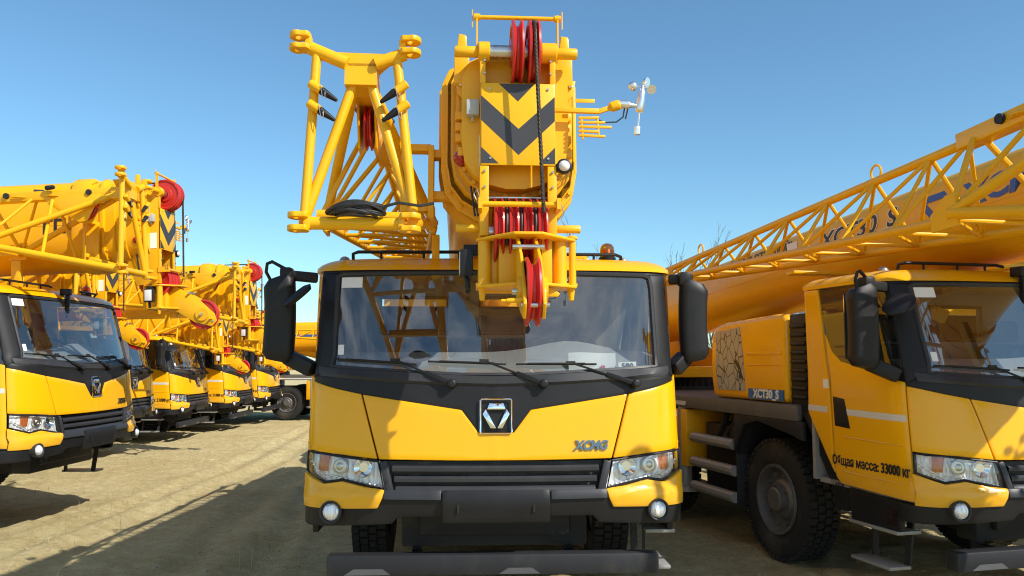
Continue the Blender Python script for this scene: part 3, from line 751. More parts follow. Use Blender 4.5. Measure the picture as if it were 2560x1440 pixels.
def build_boom(T):
    B = []                             # level-1 boom parts (they pitch and shift together)
    zt, zb = h(1297, 112, .3).z, h(1297, 530, .3).z
    W = .455
    mb = MB()
    pr = [(BX - .02 + x, z) for x, z in uprof(W, zt, zb)]
    n = len(pr)
    mb.v += [V((x, HY + .78, z)) for x, z in pr] + [V((x, HY + 9.3, z)) for x, z in pr]
    mb.f += [(i, (i + 1) % n, n + (i + 1) % n, n + i) for i in range(n)] + [tuple(range(n)), tuple(range(n, 2 * n))]
    base = P('base_boom', mb, 'frame_yellow', T, 0, 40); B.append(base)
    P('weld_seam', MB().box(BX - .02 - W - .004, BX - .02 - W + .01, HY + .8, HY + 9.2, (zt + zb) / 2 - .006, (zt + zb) / 2 + .006), 'frame_yellow', base)
    for k, (y, w, dz) in enumerate(((.24, .37, .10), (.36, .405, .07), (.48, .44, .035), (.60, .475, 0.0), (.78, .492, -.012))):
        mb = MB()
        xo = BX - .015 - .003 * k
        a = [(xo + x, z) for x, z in uprof(w, zt - dz + .02, zb + dz - .02)]
        n = len(a)
        y0 = HY + y; y1 = y0 + (.055 if k < 4 else .22)
        mb.v += [V((x, y0, z)) for x, z in a] + [V((x, y1, z)) for x, z in a]
        mb.f += [(i, (i + 1) % n, n + (i + 1) % n, n + i) for i in range(n)] + [tuple(range(n)), tuple(range(n, 2 * n))]
        c = P('boom_collar', mb, 'frame_yellow', T, .008); B.append(c)
        # inner section tube up to the next collar
        a2 = [(xo + x * .93, (z - 3.1) * .95 + 3.1) for x, z in uprof(w, zt - dz, zb + dz)]
        t = MB(); t.v += [V((x, y0 - .12, z)) for x, z in a2] + [V((x, y0 + .02, z)) for x, z in a2]
        t.f += [(i, (i + 1) % n, n + (i + 1) % n, n + i) for i in range(n)] + [tuple(range(n))]
        P('boom_section', t, 'frame_yellow', c, 0, 40)
        if k in (0, 3):
            bo = MB()
            for i in range(5, n - 1):
                x, z = a[i]; bo.tube((BX + (x - BX) * .94, y0 - .02, 3.1 + (z - 3.1) * .95), (BX + (x - BX) * .94, y0 + .02, 3.1 + (z - 3.1) * .95), .016, n=6)
            P('bolt', bo, 'frame_yellow', c)
        if k == 0:
            pads = MB()
            for sg in (-1, 1):
                xx = BX - .02 + sg * (w - .03)
                pads.box(xx - .05, xx + .05, y0 - .07, y0, zt - .30, zt - .06)
                for q in range(3): pads.box(xx - .04, xx + .04, y0 - .05, y0, 3.28 - q * .075, 3.335 - q * .075)
                pads.prism([(xx - .04, y0 - .04, zt - .1), (xx + .04, y0 - .04, zt - .1), (xx + .03, y0 - .04, zt + .05), (xx - .02, y0 - .04, zt + .06)], (0, .05, 0))
            P('slide_pad', pads, 'frame_yellow', c, .008)
    lc = MB().tube((BX, 3.4, 1.9), (BX, 6.9, zb + .2), .13, n=18); lc.tube((BX, 2.2, 1.75), (BX, 3.5, 1.95), .10, n=16)
    # ---------------- boom head
    xl, xr = h(1200, 300).x, h(1390, 300).x
    zA, zB = h(1297, 100).z, h(1297, 592).z
    side = [(HY + .016, zA - .03), (HY + .03, zA), (HY + .12, zA), (HY + .36, zA - .16), (HY + .42, zB + .25), (HY + .30, zB - .02), (HY + .016, zB)]
    mb = MB()
    t = .022
    for x in (xl, xr - t): mb.prism([(x, y, z) for y, z in side], (t, 0, 0))
    fw = h(1222, 300).x - xl
    zc0, zc1 = h(1297, 207).z, h(1297, 415).z
    for x0, x1 in ((xl - .002, xl + fw), (xr - fw, xr + .002)):
        mb.box(x0, x1, HY - .006, HY + .018, zB, zc1); mb.box(x0 if x0 < BX else x0 + .02, x1 - .02 if x0 < BX else x1, HY - .006, HY + .018, zc0, zA - .05)
    mb.box(xl + t, xr - t, HY + .34, HY + .36, zB + .1, zA - .3)
    mb.box(xl + t, xr - t, HY + .14, HY + .34, zc1 + .02, zc1 + .04); mb.box(xl + t, xr - t, HY + .1, HY + .34, zc0 + .04, zc0 + .06)
    head = P('boom_head', mb, 'frame_yellow', T, .006); B.append(head)
    cpn = P('chevron_plate', MB().box(xl + t * .3, xr - t * .3, HY - .012, HY + .0, zc1, zc0), 'frame_yellow', head, .004)
    st = MB()
    def q(px, py): p = h(px, py); return V((p.x, HY - .0135, p.z))
    X0, X1 = 1201.5, 1387.5
    for poly in ([(1247, 208.5), (1337, 208.5), (1295, 253)], [(X0, 238), (1296, 323), (1296, 389), (X0, 300)], [(1296, 323), (X1, 240), (X1, 302), (1296, 389)], [(X0, 369), (X0, 411), (1246, 411)], [(X1, 369), (X1, 411), (1346, 411)]):
        st.prism([q(*p) for p in poly], (0, .0025, 0))
    P('stripe', st, 'stripe_black', head)
    # top sheaves on their axle
    zs = h(1297, 124).z; ys = HY + .02
    ax = MB().tube((xl - .01, ys, zs), (xr + .01, ys, zs), .046, n=20)
    P('axle', ax, 'steel', head)
    cl = MB()
    for x0, x1, r in ((xl - .012, xl + .062, .066), (xr - .09, xr + .012, .066), (h(1137, 120).x, xl - .01, .036), (xr + .01, h(1446, 125).x, .036)):
        cl.lathe((x0, ys, zs), (1, 0, 0), [(0, r * .9), (.006, r), (x1 - x0 - .006, r), (x1 - x0, r * .9)], 22)
    P('axle_boss', cl, 'frame_yellow', head)
    for px in (1293, 1334): link('sheave', SH_TOP, head, (h(px, 124).x, ys, zs))
    # keeper rod over the sheaves
    zk = h(1297, 34).z
    kr = MB().tube((h(1187, 34).x, ys, zk), (h(1403, 34).x, ys, zk), .014, n=12)
    for px in (1193, 1397):
        x = h(px, 34).x; kr.bar((x, ys, zs + .03), (x, ys, zk + .02), .034, .010, (1, 0, 0)); kr.tube((x - .02, ys, zk), (x + .02, ys, zk), .022, n=12)
        kr.tube((x + .03 * (1 if px > 1300 else -1), ys, zk - .07), (x + .03 * (1 if px > 1300 else -1), ys, zk + .05), .004, n=6)
    P('keeper_rod', kr, 'frame_yellow', head)
    # lower sheave set
    zl = h(1297, 575).z; yl = HY + .11
    for px in (1247, 1283, 1318, 1354): link('sheave', SH_LOW, head, (h(px, 585).x, yl, zl))
    P('axle', MB().tube((xl + .02, yl, zl), (xr - .02, yl, zl), .05, n=18), 'steel', head)
    P('keeper_rod', MB().tube((xl - .005, HY - .10, h(1297, 522).z), (xr + .005, HY - .10, h(1297, 522).z), .017, n=12).box(xl - .012, xl + .012, HY - .13, HY + .02, h(1297, 535).z, h(1297, 508).z).box(xr - .012, xr + .012, HY - .13, HY + .02, h(1297, 535).z, h(1297, 508).z), 'frame_yellow', head)
    P('spacer_rod', MB().tube((xl + .02, HY + .1, h(1297, 487).z), (xr - .02, HY + .1, h(1297, 487).z), .010, n=10), 'steel', head)
    rp = MB()
    for px in (1265, 1301, 1336):
        x = h(px, 585).x
        rp.pipe([(x, yl - .196 * math.cos(a), zl + .196 * math.sin(a)) for a in [-.6 + 2.4 * i / 10 for i in range(11)]], .011, 8)
    P('rope', rp, 'rope', head)
    # pins sticking out at both sides
    pn = MB(); zp = h(1297, 570).z
    for x0, x1 in ((h(1140, 570).x, xl), (xr, h(1453, 570).x)):
        pn.lathe((x0, HY + .05, zp), (1, 0, 0), [(0, .022), (.006, .026), (x1 - x0 - .006, .026), (x1 - x0, .022)], 16)
    P('side_pin', pn, 'frame_yellow', head)
    # hoist rope: winch -> over the top sheave -> down the front
    xR = h(1334, 124).x; r = .19
    pts = [(xR, 7.0, zs + r - .05), (xR, HY + .5, zs + r)] + [(xR, ys - r * math.sin(a), zs + r * math.cos(a)) for a in [math.pi / 2 * i / 8 for i in range(1, 9)]]
    pts += [(xR + (h(1354, 585).x - xR) * k / 24 + .0, ys - r + .02 * k / 24, zs - (zs - zl) * k / 24) for k in range(1, 24)]
    rope = MB()
    for w in range(4):                 # laid strands
        q_ = []; L = 0
        for a, b in zip(pts, pts[1:]):
            a, b = V(a), V(b); d = (b - a).length; m = max(1, int(d / (.02 if b.y < 0 else .6)))
            t_ = (b - a).normalized(); u = t_.cross(V((1, 0, 0))).normalized(); w_ = V((1, 0, 0))
            for i in range(m):
                p = a.lerp(b, i / m); ph = L / .11 * 2 * math.pi + w * math.pi / 2
                q_.append(p + (u * math.cos(ph) + w_ * math.sin(ph)) * .0068); L += d / m
        rope.pipe(q_, .0072, 6)
    B.append(P('hoist_rope', rope, 'rope', T, 0, 60))
    # switch boxes, lamps on the near side of the head
    bx = MB()
    for y0, y1, z0, z1 in ((.20, .33, h(0, 235).z, h(0, 195).z), (.05, .23, h(0, 279).z, h(0, 240).z)):
        bx.box(xl - .085, xl - .004, HY + y0, HY + y1, z0, z1)
        for k in range(3): bx.tube((xl - .045, HY + y0 + .04 + .045 * k, z0), (xl - .045, HY + y0 + .04 + .045 * k, z0 - .035), .010, n=8)
    P('switch_box', bx, 'box_grey', head, .008)
    P('cable', MB().pipe([(xl - .045, HY + .14, h(0, 282).z), (xl - .06, HY + .2, h(0, 310).z), (xl - .05, HY + .28, h(0, 330).z), (xl - .04, HY + .26, h(0, 370).z)], .012, 8).pipe([(xl - .045, HY + .26, h(0, 240).z), (xl - .07, HY + .32, h(0, 300).z), (xl - .04, HY + .3, h(0, 372).z)], .010, 8), 'cable_black', head)
    P('notice', MB().box(xl - .004, xl - .001, HY + .035, HY + .235, h(0, 372).z - .10, h(0, 372).z + .10), 'paper', head)
    c = V((h(1155, 373).x, HY + .24, h(0, 373).z))
    P('signal_lamp', MB().lathe(c, (-.3, -1, 0), [(-.02, .05), (.03, .05), (.05, .045), (.075, .02), (.08, 0)], 20), 'red_lens', head)
    P('lamp_bracket', MB().box(c.x + .02, xl, c.y - .02, c.y + .03, c.z - .04, c.z + .03), 'black_plastic', head)
    c = V((h(1410, 416).x, HY - .01, h(0, 416).z))
    lm = P('round_lamp', MB().lathe(c + V((0, .06, 0)), (0, -1, 0), [(0, .03), (.03, .046), (.07, .048), (.074, .04)], 24).box(xr - .01, c.x, c.y + .03, c.y + .06, c.z - .025, c.z + .025), 'black_plastic', head)
    P('lens', MB().sphere(c + V((0, .0, 0)), .038, 20, 6, math.pi * .5, math.pi, axis=(0, -1, 0)), 'lamp_glass', head)
    # work lamp under the near side plate
    c = V((xl - .10, HY + .10, zB - .16))
    wl = P('work_lamp', MB().box(c.x - .02, c.x + .06, c.y - .055, c.y + .055, c.z - .085, c.z + .085).box(c.x + .0, xl + .05, c.y - .02, c.y + .02, c.z + .05, c.z + .12).tube((c.x + .02, c.y, c.z - .085), (c.x + .03, c.y, c.z - .16), .018, n=8), 'black_plastic', head, .012)
    P('lens', MB().box(c.x - .026, c.x - .018, c.y - .045, c.y + .045, c.z - .07, c.z + .07), 'lamp_glass', head, .004)
    # bolts, hose and grease nipples on the head
    bo = []
    for px, py in ((1212, 150), (1212, 182), (1377, 150), (1377, 182), (1211, 430), (1211, 470), (1381, 432), (1381, 470), (1225, 222), (1370, 222), (1225, 398), (1370, 398)):
        p_ = h(px, py); P('bolt', MB().lathe((p_.x, HY - .004, p_.z), (0, -1, 0), [(0, .009), (.014, .009), (.016, .006)], 6), 'steel', head)
    for k in range(2):
        x_ = xl - .015 - .02 * k
        P('hose', MB().pipe([(x_, HY + .30, h(0, 150).z), (x_ - .03, HY + .26, h(0, 220).z), (x_ - .05, HY + .30, h(0, 320).z), (x_ - .02, HY + .28, h(0, 430).z), (x_ + .01, HY + .26, h(0, 520).z)], .007, 6), 'cable_black', head)
    P('split_pin', MB().pipe([(xl - .015, HY - .11, h(0, 522).z), (xl - .04, HY - .12, h(0, 500).z), (xl - .02, HY - .12, h(0, 488).z), (xl - .005, HY - .11, h(0, 505).z)], .0035, 5), 'steel', head)
    P('split_pin', MB().pipe([(xr + .015, HY - .11, h(0, 522).z), (xr + .03, HY - .12, h(0, 545).z), (xr + .01, HY - .12, h(0, 560).z), (xr + .035, HY - .11, h(0, 575).z)], .0035, 5), 'steel', head)
    gb = MB()
    for sg in (-1, 1):
        x_ = (xl - .09) if sg < 0 else (xr + .09)
        gb.prism([(x_ - .07, HY + .20, h(0, 165).z), (x_ + .07, HY + .20, h(0, 165).z), (x_ + .05, HY + .20, h(0, 205).z), (x_, HY + .20, h(0, 225).z), (x_ - .05, HY + .20, h(0, 205).z)], (0, .02, 0))
        for q_ in (-.03, .035): P('bolt', MB().lathe((x_ + q_, HY + .20, h(0, 182).z), (0, -1, 0), [(0, .015), (.02, .015), (.024, .008)], 8), 'steel', head)
        gb.box(x_ - .035, x_ + .035, HY + .18, HY + .24, h(0, 330).z, h(0, 285).z)
        gb.box(x_ - .05, x_ + .03, HY + .16, HY + .24, h(0, 372).z, h(0, 350).z)
    P('gusset', gb, 'frame_yellow', head, .004)
    # ---------------- lower bracket with the single tip sheave
    z0, z1 = h(0, 598).z, h(0, 716).z
    br = MB()
    a = [h(1190, 600, -.02), h(1290, 612, -.16), h(1345, 612, -.16), h(1440, 600, -.02)]
    br.prism([(a[0].x, HY + .0, z0), (a[1].x - .02, HY - .22, z0), (a[2].x + .02, HY - .22, z0), (a[3].x, HY + .0, z0), (a[3].x, HY + .2, z0), (a[0].x, HY + .2, z0)], (0, 0, -.018))
    br.prism([(a[0].x, HY - .02, z1), (a[1].x - .02, HY - .16, z1), (a[2].x + .02, HY - .16, z1), (a[3].x, HY - .02, z1), (a[3].x, HY + .12, z1), (a[0].x, HY + .12, z1)], (0, 0, -.018))
    for px0, px1, yf in ((1246, 1296, -.03), (1349, 1374, -.05), (1374, 1388, .03), (1229, 1246, .04)):
        br.box(h(px0, 0).x, h(px1, 0).x, HY + yf, HY + .20, z1 - .01, z0 - .01)
    br.box(h(1215, 0).x, h(1395, 0).x, HY + .20, HY + .24, z1 - .02, z0 + .12)
    tb = P('tip_bracket', br, 'frame_yellow', T, .006); B.append(tb)
    po = MB()
    for px, r_ in ((1212, .040), (1397, .040), (1427, .022)):
        x = h(px, 0).x; po.lathe((x, HY + .02, z1), (0, 0, 1), [(0, r_ * 1.35), (.015, r_ * 1.35), (.017, r_), (z0 - z1 - .018, r_)], 20)
    for px in (1207, 1423):
        x = h(px, 0).x; po.lathe((x, HY + .02, z1 - .018), (0, 0, -1), [(0, .024), (.07, .016), (.074, .010)], 16)
    po.lathe((h(1427, 0).x, HY + .02, z0), (0, 0, 1), [(0, .034), (.012, .034), (.02, .026)], 18)
    P('hinge_post', po, 'frame_yellow', tb)
    P('lug', MB().prism([(h(1352, 0).x, HY - .06, z1 - .02), (h(1362, 0).x, HY - .06, z1 - .075), (h(1388, 0).x, HY - .06, z1 - .075), (h(1392, 0).x, HY - .06, z1 - .055), (h(1372, 0).x, HY - .06, z1 - .02)], (0, .02, 0)), 'frame_yellow', tb, .003)
    # arm: two cheek plates running forward and down
    ysh, zsh = HY - .46, z1 - .10
    cheeks = [(HY + .02, z0 - .01), (HY - .12, z0 - .015), (HY - .40, z1 + .115), (HY - .62, z1 - .10), (HY - .645, z1 - .19), (HY - .585, z1 - .265), (HY - .36, z1 - .20), (HY - .14, z1 - .06), (HY + .02, z1 - .03)]
    xa, xb = at(1300, 718, 4.70).x, at(1347, 718, 4.70).x
    ck = MB()
    for x in (xa - .009, xb - .009): ck.prism([(x, y, z) for y, z in cheeks], (.018, 0, 0))
    arm = P('tip_arm', ck, 'frame_yellow', T, .004); B.append(arm)
    link('sheave', SH_TIP, arm, ((xa + xb) / 2, ysh, zsh))
    P('pin', MB().tube((xa - .06, ysh, zsh), (xb + .03, ysh, zsh), .018, n=14).tube((xa - .045, HY - .30, z1 + .185), (xb + .035, HY - .30, z1 + .185), .015, n=14).tube((xa - .02, HY - .60, z1 - .19), (xb + .03, HY - .60, z1 - .19), .014, n=14), 'steel', arm)
    P('hub_ring', MB().lathe((xa - .03, ysh, zsh), (1, 0, 0), [(0, .055), (.0, .085), (.02, .085), (.02, .05)], 24).lathe((xb + .01, ysh, zsh), (1, 0, 0), [(0, .05), (.0, .085), (.02, .085), (.02, .05)], 24), 'frame_yellow', arm)
    P('lever', MB().tube((xa - .005, HY - .58, z1 - .16), (xa - .095, HY - .58, z1 - .165), .016, r2=.012, n=12).tube((xa - .095, HY - .58, z1 - .165), (xa - .125, HY - .58, z1 - .165), .009, n=10), 'frame_yellow', arm)
    # ---------------- wind gauge on its bracket
    g = lambda px, py, dy=0.05: h(px, py, dy)
    an = MB().bar(g(1388, 270), g(1500, 272), .03, .03).bar(g(1495, 274), g(1530, 262), .022, .03).lathe(g(1527, 262), V((1, 0, .35)), [(0, .018), (.01, .032), (.06, .034), (.075, .026)], 16)
    an.box(g(1440, 0).x, g(1488, 0).x, HY + .05, HY + .055, g(0, 250).z, g(0, 240).z)
    for k in range(5):
        px = 1462 + (k % 2) * 20; an.bar(g(1448, 290 + k * 11), g(1500 + (k % 3) * 16, 288 + k * 12), .016, .016)
    an.bar(g(1455, 285), g(1460, 345), .012, .012); an.bar(g(1496, 285), g(1500, 335), .012, .012)
    wg = P('wind_gauge', an, 'frame_yellow', T, .003); B.append(wg)
    al = MB()
    c0 = g(1562, 252); al.lathe(c0 + V((-.02, 0, .0)), V((1, 0, -.08)), [(0, .027), (.05, .030), (.075, .014), (.11, .012)], 18)
    p0 = g(1604, 270); p1 = g(1612, 215); al.lathe(p0, p1 - p0, [(0, .022), (.006, .026), ((p1 - p0).length - .02, .024), ((p1 - p0).length, .018), ((p1 - p0).length + .03, .010)], 18)
    al.tube(p0, g(1600, 312), .0055, n=8)
    top = g(1613, 205)
    cups = MB()
    for px, py, dy, d in ((1588, 205, .04, (.3, -.9, -.1)), (1626, 193, .12, (-.6, .6, .2)), (1636, 213, -.05, (-.1, .8, .5))):
        c = g(px, py, .05 + dy * .3); al.tube(top, c, .004, n=6)
        cups.sphere(c, .031, 18, 8, math.pi * .5, math.pi, axis=d); 
    P('gauge_body', al, 'alu', wg)
    P('cup', cups, 'alu', wg, 0, 80)
    cw = g(1597, 320); P('weight', MB().box(cw.x - .018, cw.x + .018, cw.y - .014, cw.y + .014, cw.z - .026, cw.z + .028), 'alu', wg, .004)
    P('cable', MB().pipe([g(1566, 262), g(1562, 285), g(1545, 298), g(1515, 300), g(1480, 285)], .005, 6).tube(g(1574, 265), g(1568, 290), .005, n=6), 'cable_black', wg)
    # jib carrier on the side of the boom
    jb = MB()
    x0 = h(1085, 300, .7).x
    jb.box(x0 - .02, x0 + .02, HY + .62, HY + .80, 2.72, 3.24); jb.box(x0, BX - .02 - W + .02, HY + .66, HY + .76, 3.16, 3.22); jb.box(x0, BX - .02 - W + .06, HY + .66, HY + .76, 2.86, 2.92)
    jb.bar((x0 - .22, HY + .7, 3.23), (x0, HY + .7, 3.23), .10, .05); jb.bar((x0 - .20, HY + .7, 2.80), (x0, HY + .7, 2.80), .06, .05); jb.bar((x0 - .20, HY + .7, 2.70), (x0 - .20, HY + .7, 3.25), .03, .03)
    jb.box(x0 - .02, x0 + .04, HY + 1.6, HY + 1.72, 2.45, 2.80)
    B.append(P('jib_carrier', jb, 'frame_yellow', T, .006))
    build_jib(T, B)
    lk = P('luffing_cylinder', lc, 'frame_yellow', T)
    return B

def build_jib(T, B):
    YJ = 5.10; jy = at(900, 300, YJ).y
    def j(px, py, dy=0.0):
        p = at(px, py, YJ + dy); return V((p.x, jy + dy, p.z))
    fr = MB()
    FTL, FTR, FBL, FBR = j(752, 112), j(1028, 118), j(752, 563), j(1028, 563)
    cen = j(905, 150); cl, cr = j(868, 150), j(942, 150)
    # end frame
    fr.tube(j(775, 122), j(868, 160), .042, n=14); fr.tube(j(1012, 132), j(938, 160), .042, n=14)
    fr.prism([j(830, 131), j(975, 133), j(940, 165), j(872, 165)], (0, .16, 0))
    fr.box(j(865, 0).x, j(944, 0).x, jy + .0, jy + .22, j(0, 212).z, j(0, 158).z)
    for px0, px1, y0_, y1_ in ((793, 766, 140, 552), (992, 1034, 148, 545)): fr.tube(j(px0, y0_), j(px1, y1_), .030, n=14)
    fr.tube(j(885, 208, .06), j(768, 550, .02), .032, n=14); fr.tube(j(928, 208, .06), j(1032, 545, .02), .032, n=14)
    fr.tube(j(775, 563), j(1012, 563), .040, n=14)
    fr.tube(j(800, 535, .35), j(1030, 540, .35), .035, n=14)
    frame = P('jib_frame', fr, 'frame_yellow', T, 0, 40); B.append(frame)
    # fork ends: two ears each with a pin hole
    for c in (FTL, FTR, FBL, FBR):
        f = MB(); sgn = -1 if c.x < cen.x else 1
        for dz in (-.040, .040):
            ring = []; 
            o = len(f.v); nseg = 18
            for zz in (-.017, .017):
                for rad in (.024, 1):
                    for i in range(nseg):
                        a = 2 * math.pi * i / nseg
                        if rad == 1:
                            ca, sa = math.cos(a), math.sin(a)
                            rx = .062; px_, py_ = ca * rx, sa * .062
                            if ca * sgn < 0: px_ *= 1.15; py_ = math.copysign(min(.052, abs(py_) * 1.3), py_)
                        else: px_, py_ = math.cos(a) * .024, math.sin(a) * .024
                        f.v.append(V((c.x + px_, c.y - .03 + py_, c.z + dz + zz)))
            for i in range(nseg):
                k = (i + 1) % nseg
                A = lambda s_, r_, ii: o + s_ * 2 * nseg + r_ * nseg + ii
                f.f += [(A(0, 0, i), A(0, 0, k), A(0, 1, k), A(0, 1, i)), (A(1, 0, i), A(1, 1, i), A(1, 1, k), A(1, 0, k)), (A(0, 1, i), A(0, 1, k), A(1, 1, k), A(1, 1, i)), (A(0, 0, i), A(1, 0, i), A(1, 0, k), A(0, 0, k))]
        f.box(c.x - sgn * .075, c.x - sgn * .035, c.y - .05, c.y + .02, c.z - .04, c.z + .04)
        P('fork', f, 'frame_yellow', frame, .006)
    # stowed pins with black grips on the posts
    for (a, b) in (((775, 212), (843, 255)), ((772, 262), (838, 305)), ((1016, 208), (950, 258)), ((1020, 258), (955, 305))):
        pa, pb = j(*a, -.05), j(*b, -.05); mid = pa.lerp(pb, .42)
        pin = P('lock_pin', MB().lathe(pa, pb - pa, [(0, .022), (.006, .028), ((mid - pa).length, .028)], 14), 'frame_yellow', frame)
        P('grip', MB().lathe(mid, pb - mid, [(0, .020), (.01, .026), ((pb - mid).length - .01, .013), ((pb - mid).length, .010)], 14), 'black_plastic', frame)
        P('wire_clip', MB().pipe([mid + V((0, -.03, .02)), mid + V((.015, -.03, -.05)), mid + V((.03, -.03, -.07)), mid + V((.03, -.03, -.02))], .003, 5), 'steel', frame)
    # top chord box with a small sheave
    tc0 = j(905, 182, .10)
    zt = tc0.z - .02
    cx0 = tc0.x
    end = V((cx0 + .02, jy + 7.3, 3.42)); ztop = lambda y: zt - .02 + (3.40 - zt) * max(0, (y - jy - 1.6)) / 5.7
    ch = MB()
    ch.bar((cx0, jy + .1, zt), (cx0 + .01, jy + 1.9, zt - .02), .13, .11)
    for sg in (-1, 1):
        ch.prism([(cx0 + sg * .05, jy + .35, zt - .02), (cx0 + sg * .05, jy + 1.05, zt - .02), (cx0 + sg * .05, jy + 1.0, zt - .12), (cx0 + sg * .05, jy + .62, zt - .36), (cx0 + sg * .05, jy + .52, zt - .34)], (sg * .016, 0, 0))
        for yy in (.85, 1.25): ch.prism([(cx0 + sg * .066, jy + yy, zt - .03), (cx0 + sg * .066, jy + yy + .2, zt - .03), (cx0 + sg * .12, jy + yy + .1, zt - .03)], (0, 0, .014))
    top = P('jib_top_beam', ch, 'frame_yellow', T, .008); B.append(top)
    link('sheave', SH_JIB, top, (cx0, jy + .60, zt - .16))
    pk = MB()
    for y_ in (.5, 1.5): pk.tube((cx0 - .085, jy + y_, zt + .0), (cx0 - .06, jy + y_, zt), .035, n=14)
    for y_, x_ in ((1.0, -.09), (1.25, .08)): pk.lathe((cx0 + x_, jy + y_, zt + .07), V((x_, -.3, .0)), [(0, .03), (.10, .026), (.12, .014)], 12)
    P('lock_pin', pk, 'chassis_grey', top)
    # struts from the frame up/down to the lattice nodes
    hw = .42; ny = jy + 1.6; zn = zt - .62
    ln = V((cx0 - hw - .02, ny, zn)); rn = V((cx0 + hw, ny, zn))
    s = MB()
    for nd, fb in ((ln, j(768, 563)), (rn, j(1030, 563))):
        s.tube((cx0 + (.05 if nd.x > cx0 else -.05), jy + .16, zt - .03), nd, .036, n=12); s.tube(fb, nd, .040, n=12)
        s.prism([(nd.x - .012, nd.y - .06, nd.z - .09), (nd.x - .012, nd.y + .16, nd.z - .09), (nd.x - .012, nd.y + .16, nd.z + .02), (nd.x - .012, nd.y + .02, nd.z + .12), (nd.x - .012, nd.y - .06, nd.z + .12)], (.024, 0, 0))
    for sg, nd, fb in ((-1, ln, j(768, 563)), (1, rn, j(1030, 563))):
        tm = V((cx0 + sg * .05, jy + .95, zt - .05)); lm_ = fb.lerp(nd, .55)
        s.tube(tm, lm_, .020, n=8); s.tube(V((cx0 + sg * .05, jy + 1.75, zt - .05)), nd, .022, n=8); s.tube(V((cx0 + sg * .05, jy + 1.2, zt - .05)), nd, .018, n=8)
    s.tube(j(768, 563).lerp(ln, .55), j(1030, 563).lerp(rn, .55), .020, n=8); s.tube(ln, rn, .026, n=8); s.tube(j(768, 563).lerp(ln, .55), rn, .016, n=8)
    B.append(P('jib_strut', s, 'frame_yellow', T, 0, 40))
    # triangular lattice behind the nodes, tapering to the far end
    la = MB(); ye = jy + 7.1; nb = 9
    ztl = lambda y: zt - .03
    zbl = lambda y: zn - .04 + .52 * (y - ny) / (ye - ny)
    wl_ = lambda y: hw - (hw - .12) * (y - ny) / (ye - ny)
    tp = lambda y: V((cx0 + .01, y, ztl(y)))
    lo = lambda sg, y: V((cx0 + sg * wl_(y), y, zbl(y)))
    la.tube(tp(jy + 1.85), tp(ye), .034, n=10)
    for sg in (-1, 1): la.tube(lo(sg, ny), lo(sg, ye), .034, n=10)
    for k in range(nb):
        y0, y1 = ny + (ye - ny) * k / nb, ny + (ye - ny) * (k + 1) / nb; ym = (y0 + y1) / 2
        for sg in (-1, 1):
            if k > 0: la.tube(lo(sg, y0), tp(y0), .017, n=8)
            la.tube(tp(y0) if k else tp(jy + 1.85), lo(sg, y1), .016, n=8)
        la.tube(lo(-1, y0), lo(1, y0), .015, n=8); la.tube(lo(-1, y0), lo(1, y1), .014, n=8)
    la.tube(lo(-1, ye), lo(1, ye), .02, n=8)
    for sg in (-1, 1): la.tube(tp(ye), lo(sg, ye), .03, n=8)
    lat = P('jib_lattice', la, 'frame_yellow', T, 0, 40); B.append(lat)
    P('lifting_eye', MB().pipe([tp(ny + 1.2) + V((0, .06 * math.cos(a), .07 + .06 * math.sin(a))) for a in [2 * math.pi * i / 14 for i in range(14)]], .010, 6, closed=True).pipe([tp(ye - 1.3) + V((0, .06 * math.cos(a), .07 + .06 * math.sin(a))) for a in [2 * math.pi * i / 14 for i in range(14)]], .010, 6, closed=True), 'frame_yellow', lat)
    # support from the lattice to the slewing platform
    B.append(P('jib_support', MB().bar((cx0 + .35, jy + 3.6, zn - .10), (cx0 + .9, jy + 3.2, zn - .45), .10, .12).box(cx0 - .3, cx0 + .5, jy + 3.55, jy + 3.67, zn - .03, zn + .0), 'frame_yellow', T, .008))
    global JIBF
    JIBF = (j(850, 548, .0), j(960, 548, .0))

# ------------------------------------------------------------------ build one crane, copy it for the others
def set_pose(T, x, y, th, dz):
    T.location = (x, y, dz); T.rotation_euler = (0, 0, th)
def boom_matrix(pitch, dy, dz, yaw=0.0, sc=1.0, dx=0.0):
    pv = V((BX, HY + .0, 3.1))
    return Matrix.Translation(V((dx, dy, dz)) + pv) @ Matrix.Rotation(yaw, 4, 'Z') @ Matrix.Rotation(-pitch, 4, 'X') @ Matrix.Scale(sc, 4) @ Matrix.Translation(-pv)

proto = empty('truck_crane')
set_pose(proto, *MAIN[:3], MAIN[3])
build_cab(proto); build_carrier(proto)
BOOM = build_boom(proto)
BOOM = BOOM + [x for o in BOOM for x in EXTRA.get(o.name, [])]
boom_names = set(o.name for o in BOOM)
kids = {}
for o in list(C.objects):
    if o.parent: kids.setdefault(o.parent, []).append(o)

def copy_crane(pitch, dy, dz, yaw=0.0, sc=1.0):
    r = proto.copy(); C.objects.link(r); M = boom_matrix(pitch, dy, dz, yaw, sc); made = {}
    for a in kids[proto]:
        c = a.copy(); C.objects.link(c); c.parent = r
        if a.name in boom_names: c.matrix_basis = M @ a.matrix_basis
        for b in kids.get(a, []):
            d = b.copy(); C.objects.link(d); d.parent = c
        made.setdefault(a.name.split('.')[0], []).append(c)
    return r, made

GRP = 'yellow truck cranes parked in the yard'
tag(proto, 'yellow truck crane in the centre, facing the camera under its striped boom head', 'crane', GRP)

def place(label, x, y, thdeg, dz, pitch=3, bdy=0, bdz=0, yaw=0, sc=.87):
    r, m = copy_crane(R(pitch), bdy, bdz, R(yaw), sc); set_pose(r, x, y, R(thdeg), dz)
    tag(r, label, 'crane', GRP)
    return r, m

